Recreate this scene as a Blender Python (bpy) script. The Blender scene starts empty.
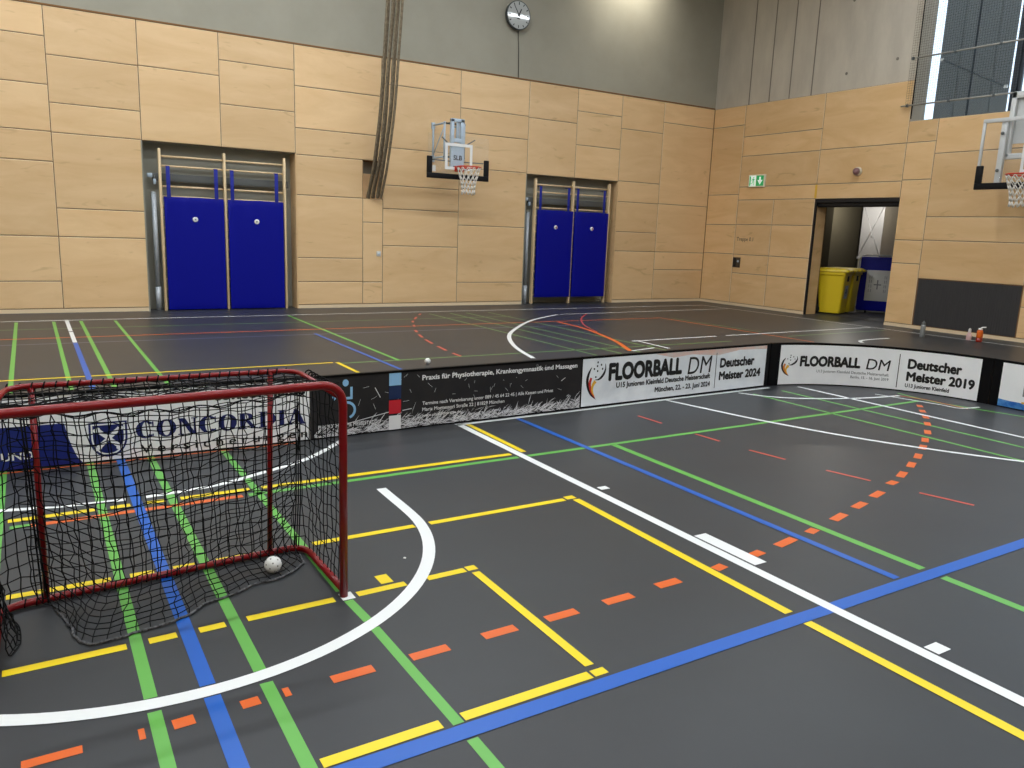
import bpy, bmesh, math, random
from mathutils import Vector, Matrix, Euler
random.seed(7)
S = bpy.context.scene
C = S.collection
R = math.radians
PI = math.pi

# ------------------------------------------------------------------ camera
cam_d = bpy.data.cameras.new('camera'); cam = bpy.data.objects.new('camera', cam_d); C.objects.link(cam)
yaw, pitch, roll, F = 0.552934341, 0.191739478, 0.0374413166, 782.9466
fw = Vector((math.sin(yaw)*math.cos(pitch), math.cos(yaw)*math.cos(pitch), -math.sin(pitch)))
rt = Vector((math.cos(yaw), -math.sin(yaw), 0)); up = rt.cross(fw)
r2 = rt*math.cos(roll) + up*math.sin(roll); u2 = -rt*math.sin(roll) + up*math.cos(roll)
cam.matrix_world = Matrix(((r2.x, u2.x, -fw.x, 0), (r2.y, u2.y, -fw.y, 0), (r2.z, u2.z, -fw.z, 1.75), (0, 0, 0, 1)))
cam_d.sensor_width = 36; cam_d.lens = 36*F/1024; cam_d.clip_start = .05; cam_d.clip_end = 200
S.camera = cam

# ------------------------------------------------------------------ world, exposure
w = bpy.data.worlds.new('world'); S.world = w; w.use_nodes = True
wb = w.node_tree.nodes['Background']; wb.inputs[0].default_value = (.66, .82, .98, 1); wb.inputs[1].default_value = 2.0
S.view_settings.view_transform = 'Standard'; S.view_settings.look = 'None'
S.view_settings.gamma = 1; S.view_settings.use_curve_mapping = False
S.view_settings.exposure = 0.0
LAMP = 36.0          # emission of the ceiling strip lights

# ------------------------------------------------------------------ materials
def lin(c):
    return tuple((v/255/12.92 if v/255 <= .04045 else ((v/255+.055)/1.055)**2.4) for v in c) + (1,)
def mat(name, rgb, rough=.5, metal=0, spec=.5, emit=0, trans=0, alpha=1, coat=0, noise=None, bump=None):
    m = bpy.data.materials.new(name); m.use_nodes = True
    nt = m.node_tree; b = nt.nodes['Principled BSDF']
    b.inputs['Base Color'].default_value = lin(rgb); b.inputs['Roughness'].default_value = rough
    b.inputs['Metallic'].default_value = metal; b.inputs['Specular IOR Level'].default_value = spec
    b.inputs['Transmission Weight'].default_value = trans; b.inputs['Alpha'].default_value = alpha
    b.inputs['Coat Weight'].default_value = coat; b.inputs['Coat Roughness'].default_value = .03
    if emit:
        b.inputs['Emission Color'].default_value = lin(rgb); b.inputs['Emission Strength'].default_value = emit
    if noise:                                    # noise = (scale, second colour[, stretch])
        tc = nt.nodes.new('ShaderNodeTexCoord'); mp = nt.nodes.new('ShaderNodeMapping')
        if len(noise) > 2: mp.inputs['Scale'].default_value = noise[2]
        n = nt.nodes.new('ShaderNodeTexNoise'); n.inputs['Scale'].default_value = noise[0]; n.inputs['Detail'].default_value = 6
        n.inputs['Roughness'].default_value = .6
        cr = nt.nodes.new('ShaderNodeValToRGB')
        cr.color_ramp.elements[0].position = .35; cr.color_ramp.elements[1].position = .65
        cr.color_ramp.elements[0].color = lin(noise[1]); cr.color_ramp.elements[1].color = lin(rgb)
        nt.links.new(tc.outputs['Object'], mp.inputs['Vector']); nt.links.new(mp.outputs[0], n.inputs['Vector'])
        nt.links.new(n.outputs['Fac'], cr.inputs[0]); nt.links.new(cr.outputs[0], b.inputs['Base Color'])
    if bump:                                     # bump = (scale, strength)
        tc = nt.nodes.new('ShaderNodeTexCoord'); n = nt.nodes.new('ShaderNodeTexNoise')
        n.inputs['Scale'].default_value = bump[0]; n.inputs['Detail'].default_value = 3
        bp = nt.nodes.new('ShaderNodeBump'); bp.inputs['Strength'].default_value = bump[1]; bp.inputs['Distance'].default_value = .02
        nt.links.new(tc.outputs['Object'], n.inputs['Vector']); nt.links.new(n.outputs['Fac'], bp.inputs['Height'])
        nt.links.new(bp.outputs[0], b.inputs['Normal'])
    return m

def wood_mat(name, c1, c2, stretch):
    m = bpy.data.materials.new(name); m.use_nodes = True
    nt = m.node_tree; b = nt.nodes['Principled BSDF']; N = nt.nodes.new; L = nt.links.new
    b.inputs['Roughness'].default_value = .42; b.inputs['Specular IOR Level'].default_value = .4
    tc = N('ShaderNodeTexCoord'); mp = N('ShaderNodeMapping'); mp.inputs['Scale'].default_value = stretch
    geo = N('ShaderNodeNewGeometry')
    off = N('ShaderNodeVectorMath'); off.operation = 'ADD'
    comb = N('ShaderNodeCombineXYZ'); mul = N('ShaderNodeMath'); mul.operation = 'MULTIPLY'; mul.inputs[1].default_value = 37
    L(geo.outputs['Random Per Island'], mul.inputs[0])
    for i in range(3): L(mul.outputs[0], comb.inputs[i])
    L(tc.outputs['Object'], mp.inputs['Vector']); L(mp.outputs[0], off.inputs[0]); L(comb.outputs[0], off.inputs[1])
    n = N('ShaderNodeTexNoise'); n.inputs['Scale'].default_value = 1.1; n.inputs['Detail'].default_value = 7; n.inputs['Roughness'].default_value = .65
    n.inputs['Distortion'].default_value = .8
    L(off.outputs[0], n.inputs['Vector'])
    cr = N('ShaderNodeValToRGB'); cr.color_ramp.elements[0].position = .3; cr.color_ramp.elements[1].position = .7
    cr.color_ramp.elements[0].color = lin(c2); cr.color_ramp.elements[1].color = lin(c1)
    L(n.outputs['Fac'], cr.inputs[0])
    # small darker knots and flames of the veneer
    n2 = N('ShaderNodeTexNoise'); n2.inputs['Scale'].default_value = 2.6; n2.inputs['Detail'].default_value = 2; n2.inputs['Distortion'].default_value = 1.5
    L(off.outputs[0], n2.inputs['Vector'])
    r2_ = N('ShaderNodeValToRGB'); r2_.color_ramp.elements[0].position = .24; r2_.color_ramp.elements[1].position = .34
    r2_.color_ramp.elements[0].color = (.84, .82, .78, 1); r2_.color_ramp.elements[1].color = (1, 1, 1, 1)
    L(n2.outputs['Fac'], r2_.inputs[0])
    mx = N('ShaderNodeMix'); mx.data_type = 'RGBA'; mx.blend_type = 'MULTIPLY'; mx.inputs[0].default_value = 1
    L(cr.outputs[0], mx.inputs[6]); L(r2_.outputs[0], mx.inputs[7])
    hs = N('ShaderNodeHueSaturation'); vv = N('ShaderNodeMapRange'); vv.inputs[3].default_value = .90; vv.inputs[4].default_value = 1.07
    L(geo.outputs['Random Per Island'], vv.inputs[0]); L(vv.outputs[0], hs.inputs['Value']); L(mx.outputs[2], hs.inputs['Color'])
    L(hs.outputs[0], b.inputs['Base Color'])
    return m

M = {}
M['wood_b'] = wood_mat('birch_panel', (230, 196, 149), (217, 180, 131), (.5, 1, 2.2))
M['wood_r'] = wood_mat('birch_panel_right', (229, 193, 143), (214, 174, 121), (1, .5, 2.2))
M['wood_edge'] = mat('birch_edge', (226, 204, 168), .5)
M['joint'] = mat('dark_joint', (128, 92, 54), .9)
M['plaster'] = mat('olive_grey_plaster', (160, 156, 141), .8, noise=(1.2, (154, 150, 135)), spec=.2)
M['niche'] = mat('niche_grey', (158, 156, 143), .8, spec=.2)
M['concrete'] = mat('fair_concrete', (198, 189, 172), .8, noise=(1.6, (184, 175, 159), (1, 1.6, .5)), spec=.2)
M['seam'] = mat('concrete_seam', (120, 112, 102), .9)
M['ceiling'] = mat('ceiling_white', (205, 204, 198), .9)
M['white_wall'] = mat('pale_wall', (190, 170, 140), .8)
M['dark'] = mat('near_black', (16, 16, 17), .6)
M['lamp'] = mat('lamp_diffuser', (243, 249, 255), .6, emit=LAMP)
M['lamp_house'] = mat('lamp_housing', (190, 190, 188), .4)
M['mat_blue'] = mat('mat_vinyl_blue', (0, 8, 134), .48, spec=.18, bump=(7, .12))
M['strap_blue'] = mat('strap_blue', (14, 30, 140), .7)
M['white'] = mat('white_plastic', (228, 228, 225), .4)
M['badge_red'] = mat('badge_red', (190, 60, 60), .5)
M['bar_wood'] = mat('wall_bar_wood', (226, 200, 158), .45, noise=(9, (212, 184, 140), (1, 1, .2)))
M['galv'] = mat('galvanised', (184, 190, 194), .42, metal=.2, noise=(14, (168, 174, 180)))
M['steel'] = mat('painted_steel', (178, 194, 208), .4, metal=.1)
M['steel_w'] = mat('pale_steel', (205, 207, 205), .4, metal=.1)
M['net_bar'] = mat('net_bar', (150, 146, 136), .5)
M['rail'] = mat('grey_rail', (96, 98, 96), .5, metal=.3)
M['acrylic'] = mat('acrylic', (226, 234, 232), .05, spec=.5, alpha=.035)
M['pad_black'] = mat('pad_black', (9, 9, 12), .6, spec=.25)
M['rim'] = mat('rim_orange', (200, 52, 24), .45)
M['net_white'] = mat('net_white', (226, 222, 212), .8)
M['rope'] = mat('hemp_rope', (138, 124, 102), .9, noise=(30, (98, 87, 70), (1, 1, .6)), spec=.1)
M['clock_rim'] = mat('clock_rim', (84, 88, 88), .4, metal=.5)
M['clock_face'] = mat('clock_face', (170, 172, 168), .35, coat=1)
M['black'] = mat('black_print', (18, 18, 20), .5)
M['cable'] = mat('cable_dark', (84, 80, 70), .7)
M['red'] = mat('goal_red', (126, 2, 9), .28, spec=.35, coat=.12)
M['net_black'] = mat('net_black', (12, 12, 13), .85, spec=.2)
M['cord'] = mat('frayed_cord', (32, 32, 33), .9, noise=(60, (110, 110, 112)))
M['ball'] = mat('ball_white', (232, 232, 228), .45)
M['hole'] = mat('ball_hole', (120, 120, 120), .9)
M['core'] = mat('board_black', (5, 5, 7), .45, spec=.15)
M['bwhite'] = mat('board_white', (242, 243, 243), .33, noise=(3, (235, 236, 237)))
M['bwrink'] = mat('board_white_wrinkled', (236, 240, 243), .3, noise=(4, (222, 227, 232)), bump=(5, .5))
M['charcoal'] = mat('board_charcoal', (44, 42, 43), .4, spec=.25, noise=(5, (37, 36, 38)))
M['navy'] = mat('print_navy', (14, 26, 92), .4)
M['blockblue'] = mat('print_block_blue', (14, 32, 112), .4)
M['pblack'] = mat('print_black', (14, 14, 15), .4)
M['pgrey'] = mat('print_grey', (120, 120, 122), .4)
M['pwhite'] = mat('print_white', (232, 232, 232), .4)
M['scratch'] = mat('print_scratch', (214, 214, 216), .5)
M['skyblue'] = mat('print_sky', (142, 190, 228), .4)
M['sqnavy'] = mat('print_square_navy', (12, 38, 82), .4)
M['sqred'] = mat('print_square_red', (196, 32, 48), .4)
M['gold'] = mat('print_gold', (232, 176, 50), .4)
M['pred'] = mat('print_red', (196, 40, 34), .4)
M['porange'] = mat('print_orange', (214, 128, 50), .4)
M['ppink'] = mat('print_pink', (224, 182, 168), .35, noise=(5, (208, 200, 196)), bump=(5, .4))
M['wave'] = mat('print_wave', (26, 96, 178), .35, noise=(9, (96, 160, 214)))
M['green_sign'] = mat('sign_green', (40, 170, 96), .4, emit=.25)
M['sign_white'] = mat('sign_white', (225, 245, 230), .4, emit=.45)
M['sign_case'] = mat('sign_case', (226, 214, 190), .5)
M['plate'] = mat('switch_plate', (92, 82, 68), .35, metal=.6)
M['grille'] = mat('grille_dark', (58, 56, 55), .7, noise=(6, (50, 48, 48), (1, 12, .5)))
M['yellow_bin'] = mat('bin_yellow', (226, 196, 30), .4)
M['yellow_lid'] = mat('bin_lid_yellow', (232, 202, 40), .3)
M['rubber'] = mat('rubber_black', (14, 14, 14), .7)
M['sticker'] = mat('sticker_blue', (90, 126, 160), .5, noise=(20, (210, 212, 214)))
M['placard'] = mat('placard_grey', (206, 204, 198), .5)
M['duct'] = mat('duct_sheet', (205, 205, 208), .35, metal=.3)
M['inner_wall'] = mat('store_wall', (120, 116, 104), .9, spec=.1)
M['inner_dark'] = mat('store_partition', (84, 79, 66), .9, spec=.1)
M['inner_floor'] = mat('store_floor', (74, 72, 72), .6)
M['screen'] = mat('blind_screen', (84, 90, 96), .8, noise=(2, (76, 82, 88)))
_nt = M['screen'].node_tree; _tr = _nt.nodes.new('ShaderNodeBsdfTranslucent'); _tr.inputs[0].default_value = lin((140, 138, 134))
_mx = _nt.nodes.new('ShaderNodeMixShader'); _mx.inputs[0].default_value = .75
_nt.links.new(_nt.nodes['Principled BSDF'].outputs[0], _mx.inputs[1]); _nt.links.new(_tr.outputs[0], _mx.inputs[2]); _nt.links.new(_mx.outputs[0], _nt.nodes['Material Output'].inputs[0])
M['glass'] = mat('window_glass', (190, 205, 208), .03, spec=.5, alpha=.08)
M['frame_dark'] = mat('window_frame', (54, 60, 66), .5, metal=.3)
M['flask'] = mat('flask_steel', (146, 148, 146), .35, metal=.3)
M['pinkb'] = mat('bottle_pink', (214, 176, 172), .35)
M['orangeb'] = mat('bottle_orange', (214, 96, 16), .3)
M['redb'] = mat('bottle_red', (150, 36, 16), .3)
M['yellow_mark'] = mat('mark_yellow', (226, 178, 60), .6)
M['beacon'] = mat('beacon_mauve', (128, 92, 92), .35)
# floor and its painted lines
def floor_mat(name, rgb, rough=.40):
    m = mat(name, rgb, rough, spec=.31, noise=(.9, tuple(int(v*.93) for v in rgb)))
    return m
M['floor'] = floor_mat('grey_sport_floor', (57, 59, 61))
LC = {'w': (228, 230, 228), 'y': (234, 206, 18), 'g': (98, 170, 74), 'b': (16, 88, 178), 'o': (216, 98, 30), 'r': (196, 76, 62), 's': (88, 92, 112), 'f': (98, 140, 78)}
for k, v in LC.items(): M['l'+k] = mat('line_'+k, v, .36, spec=.42)

# ------------------------------------------------------------------ mesh builder
class MB:
    def __init__(s): s.v = []; s.f = []; s.mi = []; s.sm = []
    def add(s, vs, fs, mi=0, smooth=False):
        o = len(s.v); s.v += [tuple(v) for v in vs]
        for f in fs: s.f.append([i+o for i in f]); s.mi.append(mi); s.sm.append(smooth)
        return s
    def box(s, x0, x1, y0, y1, z0, z1, mi=0, T=None):
        vs = [(x, y, z) for x in (x0, x1) for y in (y0, y1) for z in (z0, z1)]
        if T: vs = [T @ Vector(v) for v in vs]
        return s.add(vs, [(0, 1, 3, 2), (4, 6, 7, 5), (0, 4, 5, 1), (2, 3, 7, 6), (0, 2, 6, 4), (1, 5, 7, 3)], mi)
    def rbox(s, x0, x1, y0, y1, z0, z1, r=.01, seg=2, mi=0, T=None, smooth=True):
        bm = bmesh.new(); bmesh.ops.create_cube(bm, size=1)
        for v in bm.verts: v.co = Vector(((x0+x1)/2+v.co.x*(x1-x0), (y0+y1)/2+v.co.y*(y1-y0), (z0+z1)/2+v.co.z*(z1-z0)))
        bmesh.ops.bevel(bm, geom=bm.edges[:], offset=r, segments=seg, affect='EDGES', profile=.5)
        return s.bm(bm, mi, T, smooth)
    def bm(s, bm, mi=0, T=None, smooth=False):
        bm.verts.index_update()
        vs = [(T @ v.co if T else v.co.copy()) for v in bm.verts]
        s.add(vs, [[v.index for v in f.verts] for f in bm.faces], mi, smooth); bm.free(); return s
    def tube(s, pts, r, seg=10, closed=False, mi=0, smooth=True, caps=True):
        pts = [Vector(p) for p in pts]; n = len(pts)
        rs = r if isinstance(r, (list, tuple)) else [r]*n
        rings = []; prev = None
        for i, p in enumerate(pts):
            a = pts[(i-1) % n] if (closed or i > 0) else p
            b = pts[(i+1) % n] if (closed or i < n-1) else p
            t = (b-a).normalized() if (b-a).length > 1e-9 else Vector((0, 0, 1))
            if prev is None:
                q = Vector((0, 0, 1)) if abs(t.z) < .9 else Vector((1, 0, 0))
                u = t.cross(q).normalized()
            else:
                u = (prev - t*prev.dot(t)); u = u.normalized() if u.length > 1e-6 else t.orthogonal().normalized()
            prev = u; v = t.cross(u)
            rings.append([p + (u*math.cos(2*PI*k/seg) + v*math.sin(2*PI*k/seg))*rs[i] for k in range(seg)])
        vs = [q for ring in rings for q in ring]; fs = []
        for i in range(n if closed else n-1):
            j = (i+1) % n
            for k in range(seg):
                k2 = (k+1) % seg
                fs.append((i*seg+k, i*seg+k2, j*seg+k2, j*seg+k))
        if caps and not closed:
            fs.append(tuple(range(seg))[::-1]); fs.append(tuple((n-1)*seg+k for k in range(seg)))
        return s.add(vs, fs, mi, smooth)
    def lathe(s, prof, c=(0, 0, 0), seg=20, mi=0, T=None, smooth=True):
        vs = []; fs = []
        for r, z in prof:
            for k in range(seg):
                a = 2*PI*k/seg; p = Vector((r*math.cos(a), r*math.sin(a), z))
                p = (T @ p if T else p) + Vector(c); vs.append(p)
        for i in range(len(prof)-1):
            for k in range(seg):
                k2 = (k+1) % seg; fs.append((i*seg+k, i*seg+k2, (i+1)*seg+k2, (i+1)*seg+k))
        fs.append(tuple(range(seg))[::-1]); fs.append(tuple((len(prof)-1)*seg+k for k in range(seg)))
        return s.add(vs, fs, mi, smooth)
    def build(s, name, mats, parent=None, bevel=0):
        me = bpy.data.meshes.new(name); me.from_pydata(s.v, [], s.f)
        for m in (mats if isinstance(mats, (list, tuple)) else [mats]): me.materials.append(m)
        me.polygons.foreach_set('material_index', s.mi); me.polygons.foreach_set('use_smooth', s.sm)
        me.update()
        o = bpy.data.objects.new(name, me); C.objects.link(o)
        if parent: o.parent = parent
        if bevel:
            b = o.modifiers.new('bevel', 'BEVEL'); b.width = bevel; b.segments = 2; b.limit_method = 'ANGLE'
        return o

def tag(o, label, cat, group=None, kind=None):
    o['label'] = label; o['category'] = cat
    if group: o['group'] = group
    if kind: o['kind'] = kind
    return o
def thing(name, label, cat, loc=(0, 0, 0), rz=0, group=None):
    o = bpy.data.objects.new(name, None); C.objects.link(o); o.location = loc; o.rotation_euler = (0, 0, rz)
    return tag(o, label, cat, group)
def dup(root, loc=None, label=None, rz=None):
    r = root.copy(); C.objects.link(r)
    if loc: r.location = loc
    if rz is not None: r.rotation_euler = (0, 0, rz)
    if label: r['label'] = label
    for ch in list(root.children):
        c = ch.copy(); C.objects.link(c); c.parent = r
        for g in list(ch.children):
            d = g.copy(); C.objects.link(d); d.parent = c
    return r
def struct(o): o['kind'] = 'structure'; return o

def arc_pts(path, rad, n=6):
    """polyline with rounded corners"""
    path = [Vector(p) for p in path]; out = [path[0]]
    for i in range(1, len(path)-1):
        a, b, c = path[i-1], path[i], path[i+1]
        d1 = (a-b).normalized(); d2 = (c-b).normalized()
        p1 = b+d1*rad; p2 = b+d2*rad
        for k in range(n+1):
            t = k/n; out.append(p1*(1-t)**2 + b*2*t*(1-t) + p2*t*t)
    out.append(path[-1]); return out

# text with Blender's own built-in font, as 2-D triangles
_tc = {}
def text_mesh(body, bold=0, shear=0, space=1):
    key = (body, bold, shear, space)
    if key in _tc: return _tc[key]
    cu = bpy.data.curves.new('t', 'FONT'); cu.body = body; cu.offset = bold; cu.shear = shear; cu.size = 1; cu.space_character = space
    cu.resolution_u = 4; cu.fill_mode = 'FRONT'
    o = bpy.data.objects.new('t', cu); C.objects.link(o)
    dg = bpy.context.evaluated_depsgraph_get(); dg.update()
    me = bpy.data.meshes.new_from_object(o.evaluated_get(dg))
    vs = [(v.co.x, v.co.y) for v in me.vertices]; fs = [tuple(p.vertices) for p in me.polygons]
    bpy.data.objects.remove(o); bpy.data.curves.remove(cu); bpy.data.meshes.remove(me)
    _tc[key] = (vs, fs); return vs, fs
def cap_height(bold=0):
    vs, _ = text_mesh('H', bold); return min(v[1] for v in vs), max(v[1] for v in vs)
def text(mb, fn, body, s0, s1, z0, z1, bold=0, shear=0, mi=0, d=.004, z0b=None, z1b=None, space=1):
    """text whose capitals span z0..z1 and whose ink spans s0..s1; fn(s, z, d) -> point. z0b, z1b: base and top at the right end"""
    vs, fs = text_mesh(body, 0, shear, space); lo, hi = cap_height(0)
    shifts = [(0, 0)] if not bold else [(bold*math.cos(k*PI/4), bold*math.sin(k*PI/4)) for k in range(8)]
    x0 = min(v[0] for v in vs)-bold; x1 = max(v[0] for v in vs)+bold; lo -= bold; hi += bold
    z0b = z0 if z0b is None else z0b; z1b = z1 if z1b is None else z1b
    for i, (dx, dy) in enumerate(shifts):
        P = []
        for x, y in vs:
            t = (x+dx-x0)/(x1-x0); h = (y+dy-lo)/(hi-lo); a = z0+(z0b-z0)*t; b = z1+(z1b-z1)*t
            P.append(fn(s0+t*(s1-s0), a+(b-a)*h, d+i*.00004))
        mb.add(P, fs, mi)
def poly(mb, fn, pts, mi=0, d=.003):
    mb.add([fn(p[0], p[1], d) for p in pts], [tuple(range(len(pts)))], mi)
def disc(mb, fn, s, z, rs, rz, mi=0, d=.003, n=20):
    poly(mb, fn, [(s+rs*math.cos(2*PI*k/n), z+rz*math.sin(2*PI*k/n)) for k in range(n)], mi, d)
def band(mb, fn, pts, wid, mi=0, d=.003):
    """2-D stroke; wid a number or a list"""
    n = len(pts); wl = wid if isinstance(wid, (list, tuple)) else [wid]*n
    P = [Vector((p[0], p[1])) for p in pts]; a = []
    for i in range(n):
        t = (P[min(i+1, n-1)]-P[max(i-1, 0)]).normalized(); q = Vector((-t.y, t.x))*wl[i]/2
        a += [P[i]+q, P[i]-q]
    mb.add([fn(v.x, v.y, d) for v in a], [(2*i, 2*i+1, 2*i+3, 2*i+2) for i in range(n-1)], mi)

# ================================================================== SETTING
WY, WX, TOP, CEIL = 16.45, 16.38, 5.25, 9.0
# ---- floor with its painted lines (one surface)
fb = MB()
fb.box(-8, WX+.55, -6, WY+.5, -.2, 0)
FM = ['floor', 'lw', 'ly', 'lg', 'lb', 'lo', 'lr', 'ls', 'lf']; FI = {'w': 1, 'y': 2, 'g': 3, 'b': 4, 'o': 5, 'r': 6, 's': 7, 'f': 8}
FZ = {'s': .0008, 'f': .0010, 'g': .0014, 'o': .0018, 'r': .0020, 'y': .0022, 'b': .0026, 'w': .0030}
def ffn(c): return lambda x, y, d: (x, y, FZ[c])
def line(c, x0, y0, x1, y1, wd=.05): band(fb, ffn(c), [(x0, y0), (x1, y1)], wd, FI[c])
def curve(c, pts, wd=.05, sub=8):
    out = []
    n = len(pts)
    for i in range(n-1):
        p0, p1, p2, p3 = [Vector(pts[max(0, min(n-1, i+k))]) for k in (-1, 0, 1, 2)]
        for k in range(sub):
            t = k/sub
            out.append(.5*((2*p1)+(p2-p0)*t+(2*p0-5*p1+4*p2-p3)*t*t+(3*p1-p0-3*p2+p3)*t**3))
    out.append(Vector(pts[-1])); band(fb, ffn(c), out, wd, FI[c])
def rect(c, x0, x1, y0, y1): poly(fb, ffn(c), [(x0, y0), (x1, y0), (x1, y1), (x0, y1)], FI[c])
# far hall
line('w', -7, 15.12, 15.45, 15.35, .05); line('w', 15.43, 15.35, 15.62, 7.5, .05); line('w', 15.62, 7.5, 15.62, -5, .05)
line('f', -7, 14.1, 8.6, 14.08, .04); line('s', -7, 12.45, 9.2, 12.42, .06)
line('o', -7, 12.99, 11.9, 13.06, .05); line('o', 11.87, 13.06, 11.98, 9.1, .05)
line('f', 3.35, 9.66, 10.5, 9.68, .05); line('y', -7, 9.735, 3.27, 9.74, .05); line('y', 3.325, 9.74, 3.33, 6.7, .05)
line('g', 4.21, 15.15, 4.15, 9.63, .05); line('b', 3.9, 12.5, 3.9, 6.7, .05)
for x, y0 in ((7.09, 14.9), (7.58, 14.9), (7.97, 14.9), (8.51, 14.9)): line('f', x, y0, x, 6.7, .045)
line('f', 12.1, 13.0, 12.2, 10.5, .04); line('f', 12.2, 9.85, 15.4, 9.95, .04)
dash = [(6.91, 14.93), (6.78, 14.73), (6.57, 14.40), (6.37, 14.04), (6.22, 13.8), (6.11, 13.55), (5.97, 13.2), (5.87, 12.95), (5.68, 12.5), (5.6, 12.24), (5.5, 11.95), (5.41, 11.6), (5.35, 11.37), (5.26, 10.92), (5.22, 10.65), (5.15, 10.22), (5.13, 9.97), (5.11, 9.68)]
for i in range(0, len(dash)-1, 2): line('r', *dash[i], *dash[i+1], .045)
curve('w', [(9.83, 14.15), (8.66, 13.34), (7.65, 12.3), (6.93, 11.38), (6.36, 10.26), (6.01, 9.19)], .07)
line('w', 9.93, 14.17, 15.4, 14.42, .05)
line('w', 8.66, 10.19, 10.72, 10.27, .06); line('w', 10.98, 10.28, 15.5, 10.39, .06); line('w', 8.78, 10.18, 8.70, 9.32, .05); line('w', 7.92, 9.31, 8.49, 9.45, .05)
curve('w', [(12.86, 8.74), (13.05, 8.92), (13.38, 9.0), (14.07, 9.02)], .07)
curve('o', [(9.06, 13.07), (9.01, 12.7), (8.93, 12.0), (8.69, 11.16), (8.35, 10.23), (7.89, 9.32)], .08)
curve('r', [(10.72, 14.23), (9.95, 13.41), (9.25, 12.36), (8.83, 11.4)], .035)
# lines that run from the far wall to the near side
for x, wd in ((-.255, .047), (.274, .047), (.672, .05)):
    line('g', x, 15.06, x, 2.915, wd) if x > 0 else line('g', x, 15.06, x, 3.1, wd)
    line('g', x, 2.82, x-.01, -2, wd)
line('g', 1.187, 15.0, 1.185, 3.44, .045); line('g', 1.186, 3.33, 1.198, 3.10, .045)
line('g', 1.199, 3.03, 1.21, 2.238, .045); line('g', 1.212, 2.14, 1.22, -2, .045)
line('w', .466, 15.25, .466, 13.72, .055); line('w', .466, 13.64, .466, 12.47, .055); line('b', .468, 12.45, .473, 2.905, .058); line('b', .473, 2.82, .468, -2, .06)
# near side
line('b', -3, 2.18, 9, 2.205, .078); line('b', 3.885, 6.2, 3.86, 2.25, .055)
line('w', 3.255, 6.2, 3.235, 1.3, .066); line('w', 3.235, 1.3, 3.235, -3, .066)
rect('w', 3.29, 3.385, 2.72, 3.19); rect('w', 3.285, 3.38, 1.68, 1.75); rect('w', 3.31, 3.385, 4.115, 4.175)
rect('w', 1.162, 1.225, 3.335, 3.41)
arcc = (.452, 4.338)
curve('w', [(1.94, 4.79), (1.935, 4.6)]+[(arcc[0]+1.477*math.cos(R(a)), arcc[1]+1.477*math.sin(R(a))) for a in range(0, -181, -8)]+[(-1.03, 4.6), (-1.03, 4.79)], .068, 3)
curve('w', [(-1.3, 5.85), (-.8, 5.56), (-.25, 5.36), (.17, 5.28), (.42, 5.262)], .05); curve('w', [(.53, 5.26), (.94, 5.31), (1.24, 5.43), (1.71, 5.68), (2.1, 6.06)], .05)
curve('w', [(5.86, 6.25), (5.98, 5.7), (6.12, 5.11), (6.38, 4.36), (6.69, 3.75), (7.07, 3.17), (7.6, 2.5)], .05)
line('w', 8.01, 6.25, 7.98, 0, .05)
curve('w', [(6.97, 6.25), (7.1, 6.02), (7.33, 5.80), (7.73, 5.61), (8.21, 5.46), (8.75, 5.38)], .045)
curve('w', [(3.22, 6.162), (3.5, 6.175), (4.9, 6.235), (6.01, 6.29), (7.6, 6.34)], .05, 3)
curve('w', [(8.55, 5.56), (8.72, 4.9), (8.76, 4.66), (9.05, 4.60)], .03)
line('y', .712, 2.262, 1.152, 2.266, .05); line('y', 1.24, 2.267, 1.825, 2.272, .05); line('y', -2, 2.262, .42, 2.262, .05); line('y', .53, 2.262, .61, 2.262, .05)
rect('y', 1.838, 1.905, 2.25, 2.295)
line('y', 1.878, 3.335, 1.866, 2.33, .045); rect('y', 1.852, 1.91, 3.362, 3.415)
for x0, x1, y in ((-.2, .235, 3.345), (.32, .43, 3.352), (.52, .63, 3.352), (.725, 1.13, 3.362), (1.245, 1.50, 3.37), (1.62, 1.84, 3.378)): line('y', x0, y, x1, y+.004, .05)
rect('y', 1.39, 1.455, 3.42, 3.52)
for x0, x1 in ((-.2, .235), (.32, .43), (.52, .63), (.73, 1.13), (1.24, 1.86), (1.96, 2.955)): line('y', x0, 4.065, x1, 4.065, .05)
rect('y', 2.975, 3.05, 4.055, 4.112)
line('y', 3.03, 4.035, 3.005, 2.255, .055); line('y', 3.005, 2.15, 2.99, -2, .055)
for x0, x1 in ((-.21, .235), (.32, .43), (.52, .63), (.72, 1.15), (1.23, 3.19)): line('y', x0, 5.145, x1, 5.148, .055)
line('y', 3.335, 6.15, 3.322, 5.16, .05)
line('g', -.2, 5.03, -.1, 5.03, .05); line('g', 1.12, 5.035, 3.2, 5.05, .05); line('g', 3.29, 5.05, 8.7, 5.1, .05)
line('o', -3, 6.195, 1.75, 6.145, .022); line('o', -.1, 5.02, 1.08, 5.03, .05)
line('g', 4.15, 5.05, 4.112, 2.26, .06); line('g', 4.11, 2.14, 4.09, -2, .06)
line('g', 7.6, 6.15, 7.58, 0, .04); line('g', 7.1, 6.15, 7.09, 2.0, .04)
curve('g', [(8.9, 5.5), (8.82, 5.05), (8.9, 4.6), (9.02, 4.12), (9.08, 3.5)], .04); curve('o', [(8.73, 5.42), (8.84, 5.1), (8.82, 4.6)], .025)
line('o', -.135, 2.71, .04, 2.71, .045)
for x0, x1, y, wd in ((.32, .392, 2.706, .06), (.555, .622, 2.714, .055), (.9, 1.075, 2.72, .055), (1.24, 1.415, 2.726, .055), (1.59, 1.76, 2.738, .057), (1.925, 2.10, 2.74, .057), (2.27, 2.445, 2.748, .057), (2.625, 2.78, 2.77, .06)): line('o', x0, y, x1, y+.003, wd)
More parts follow.
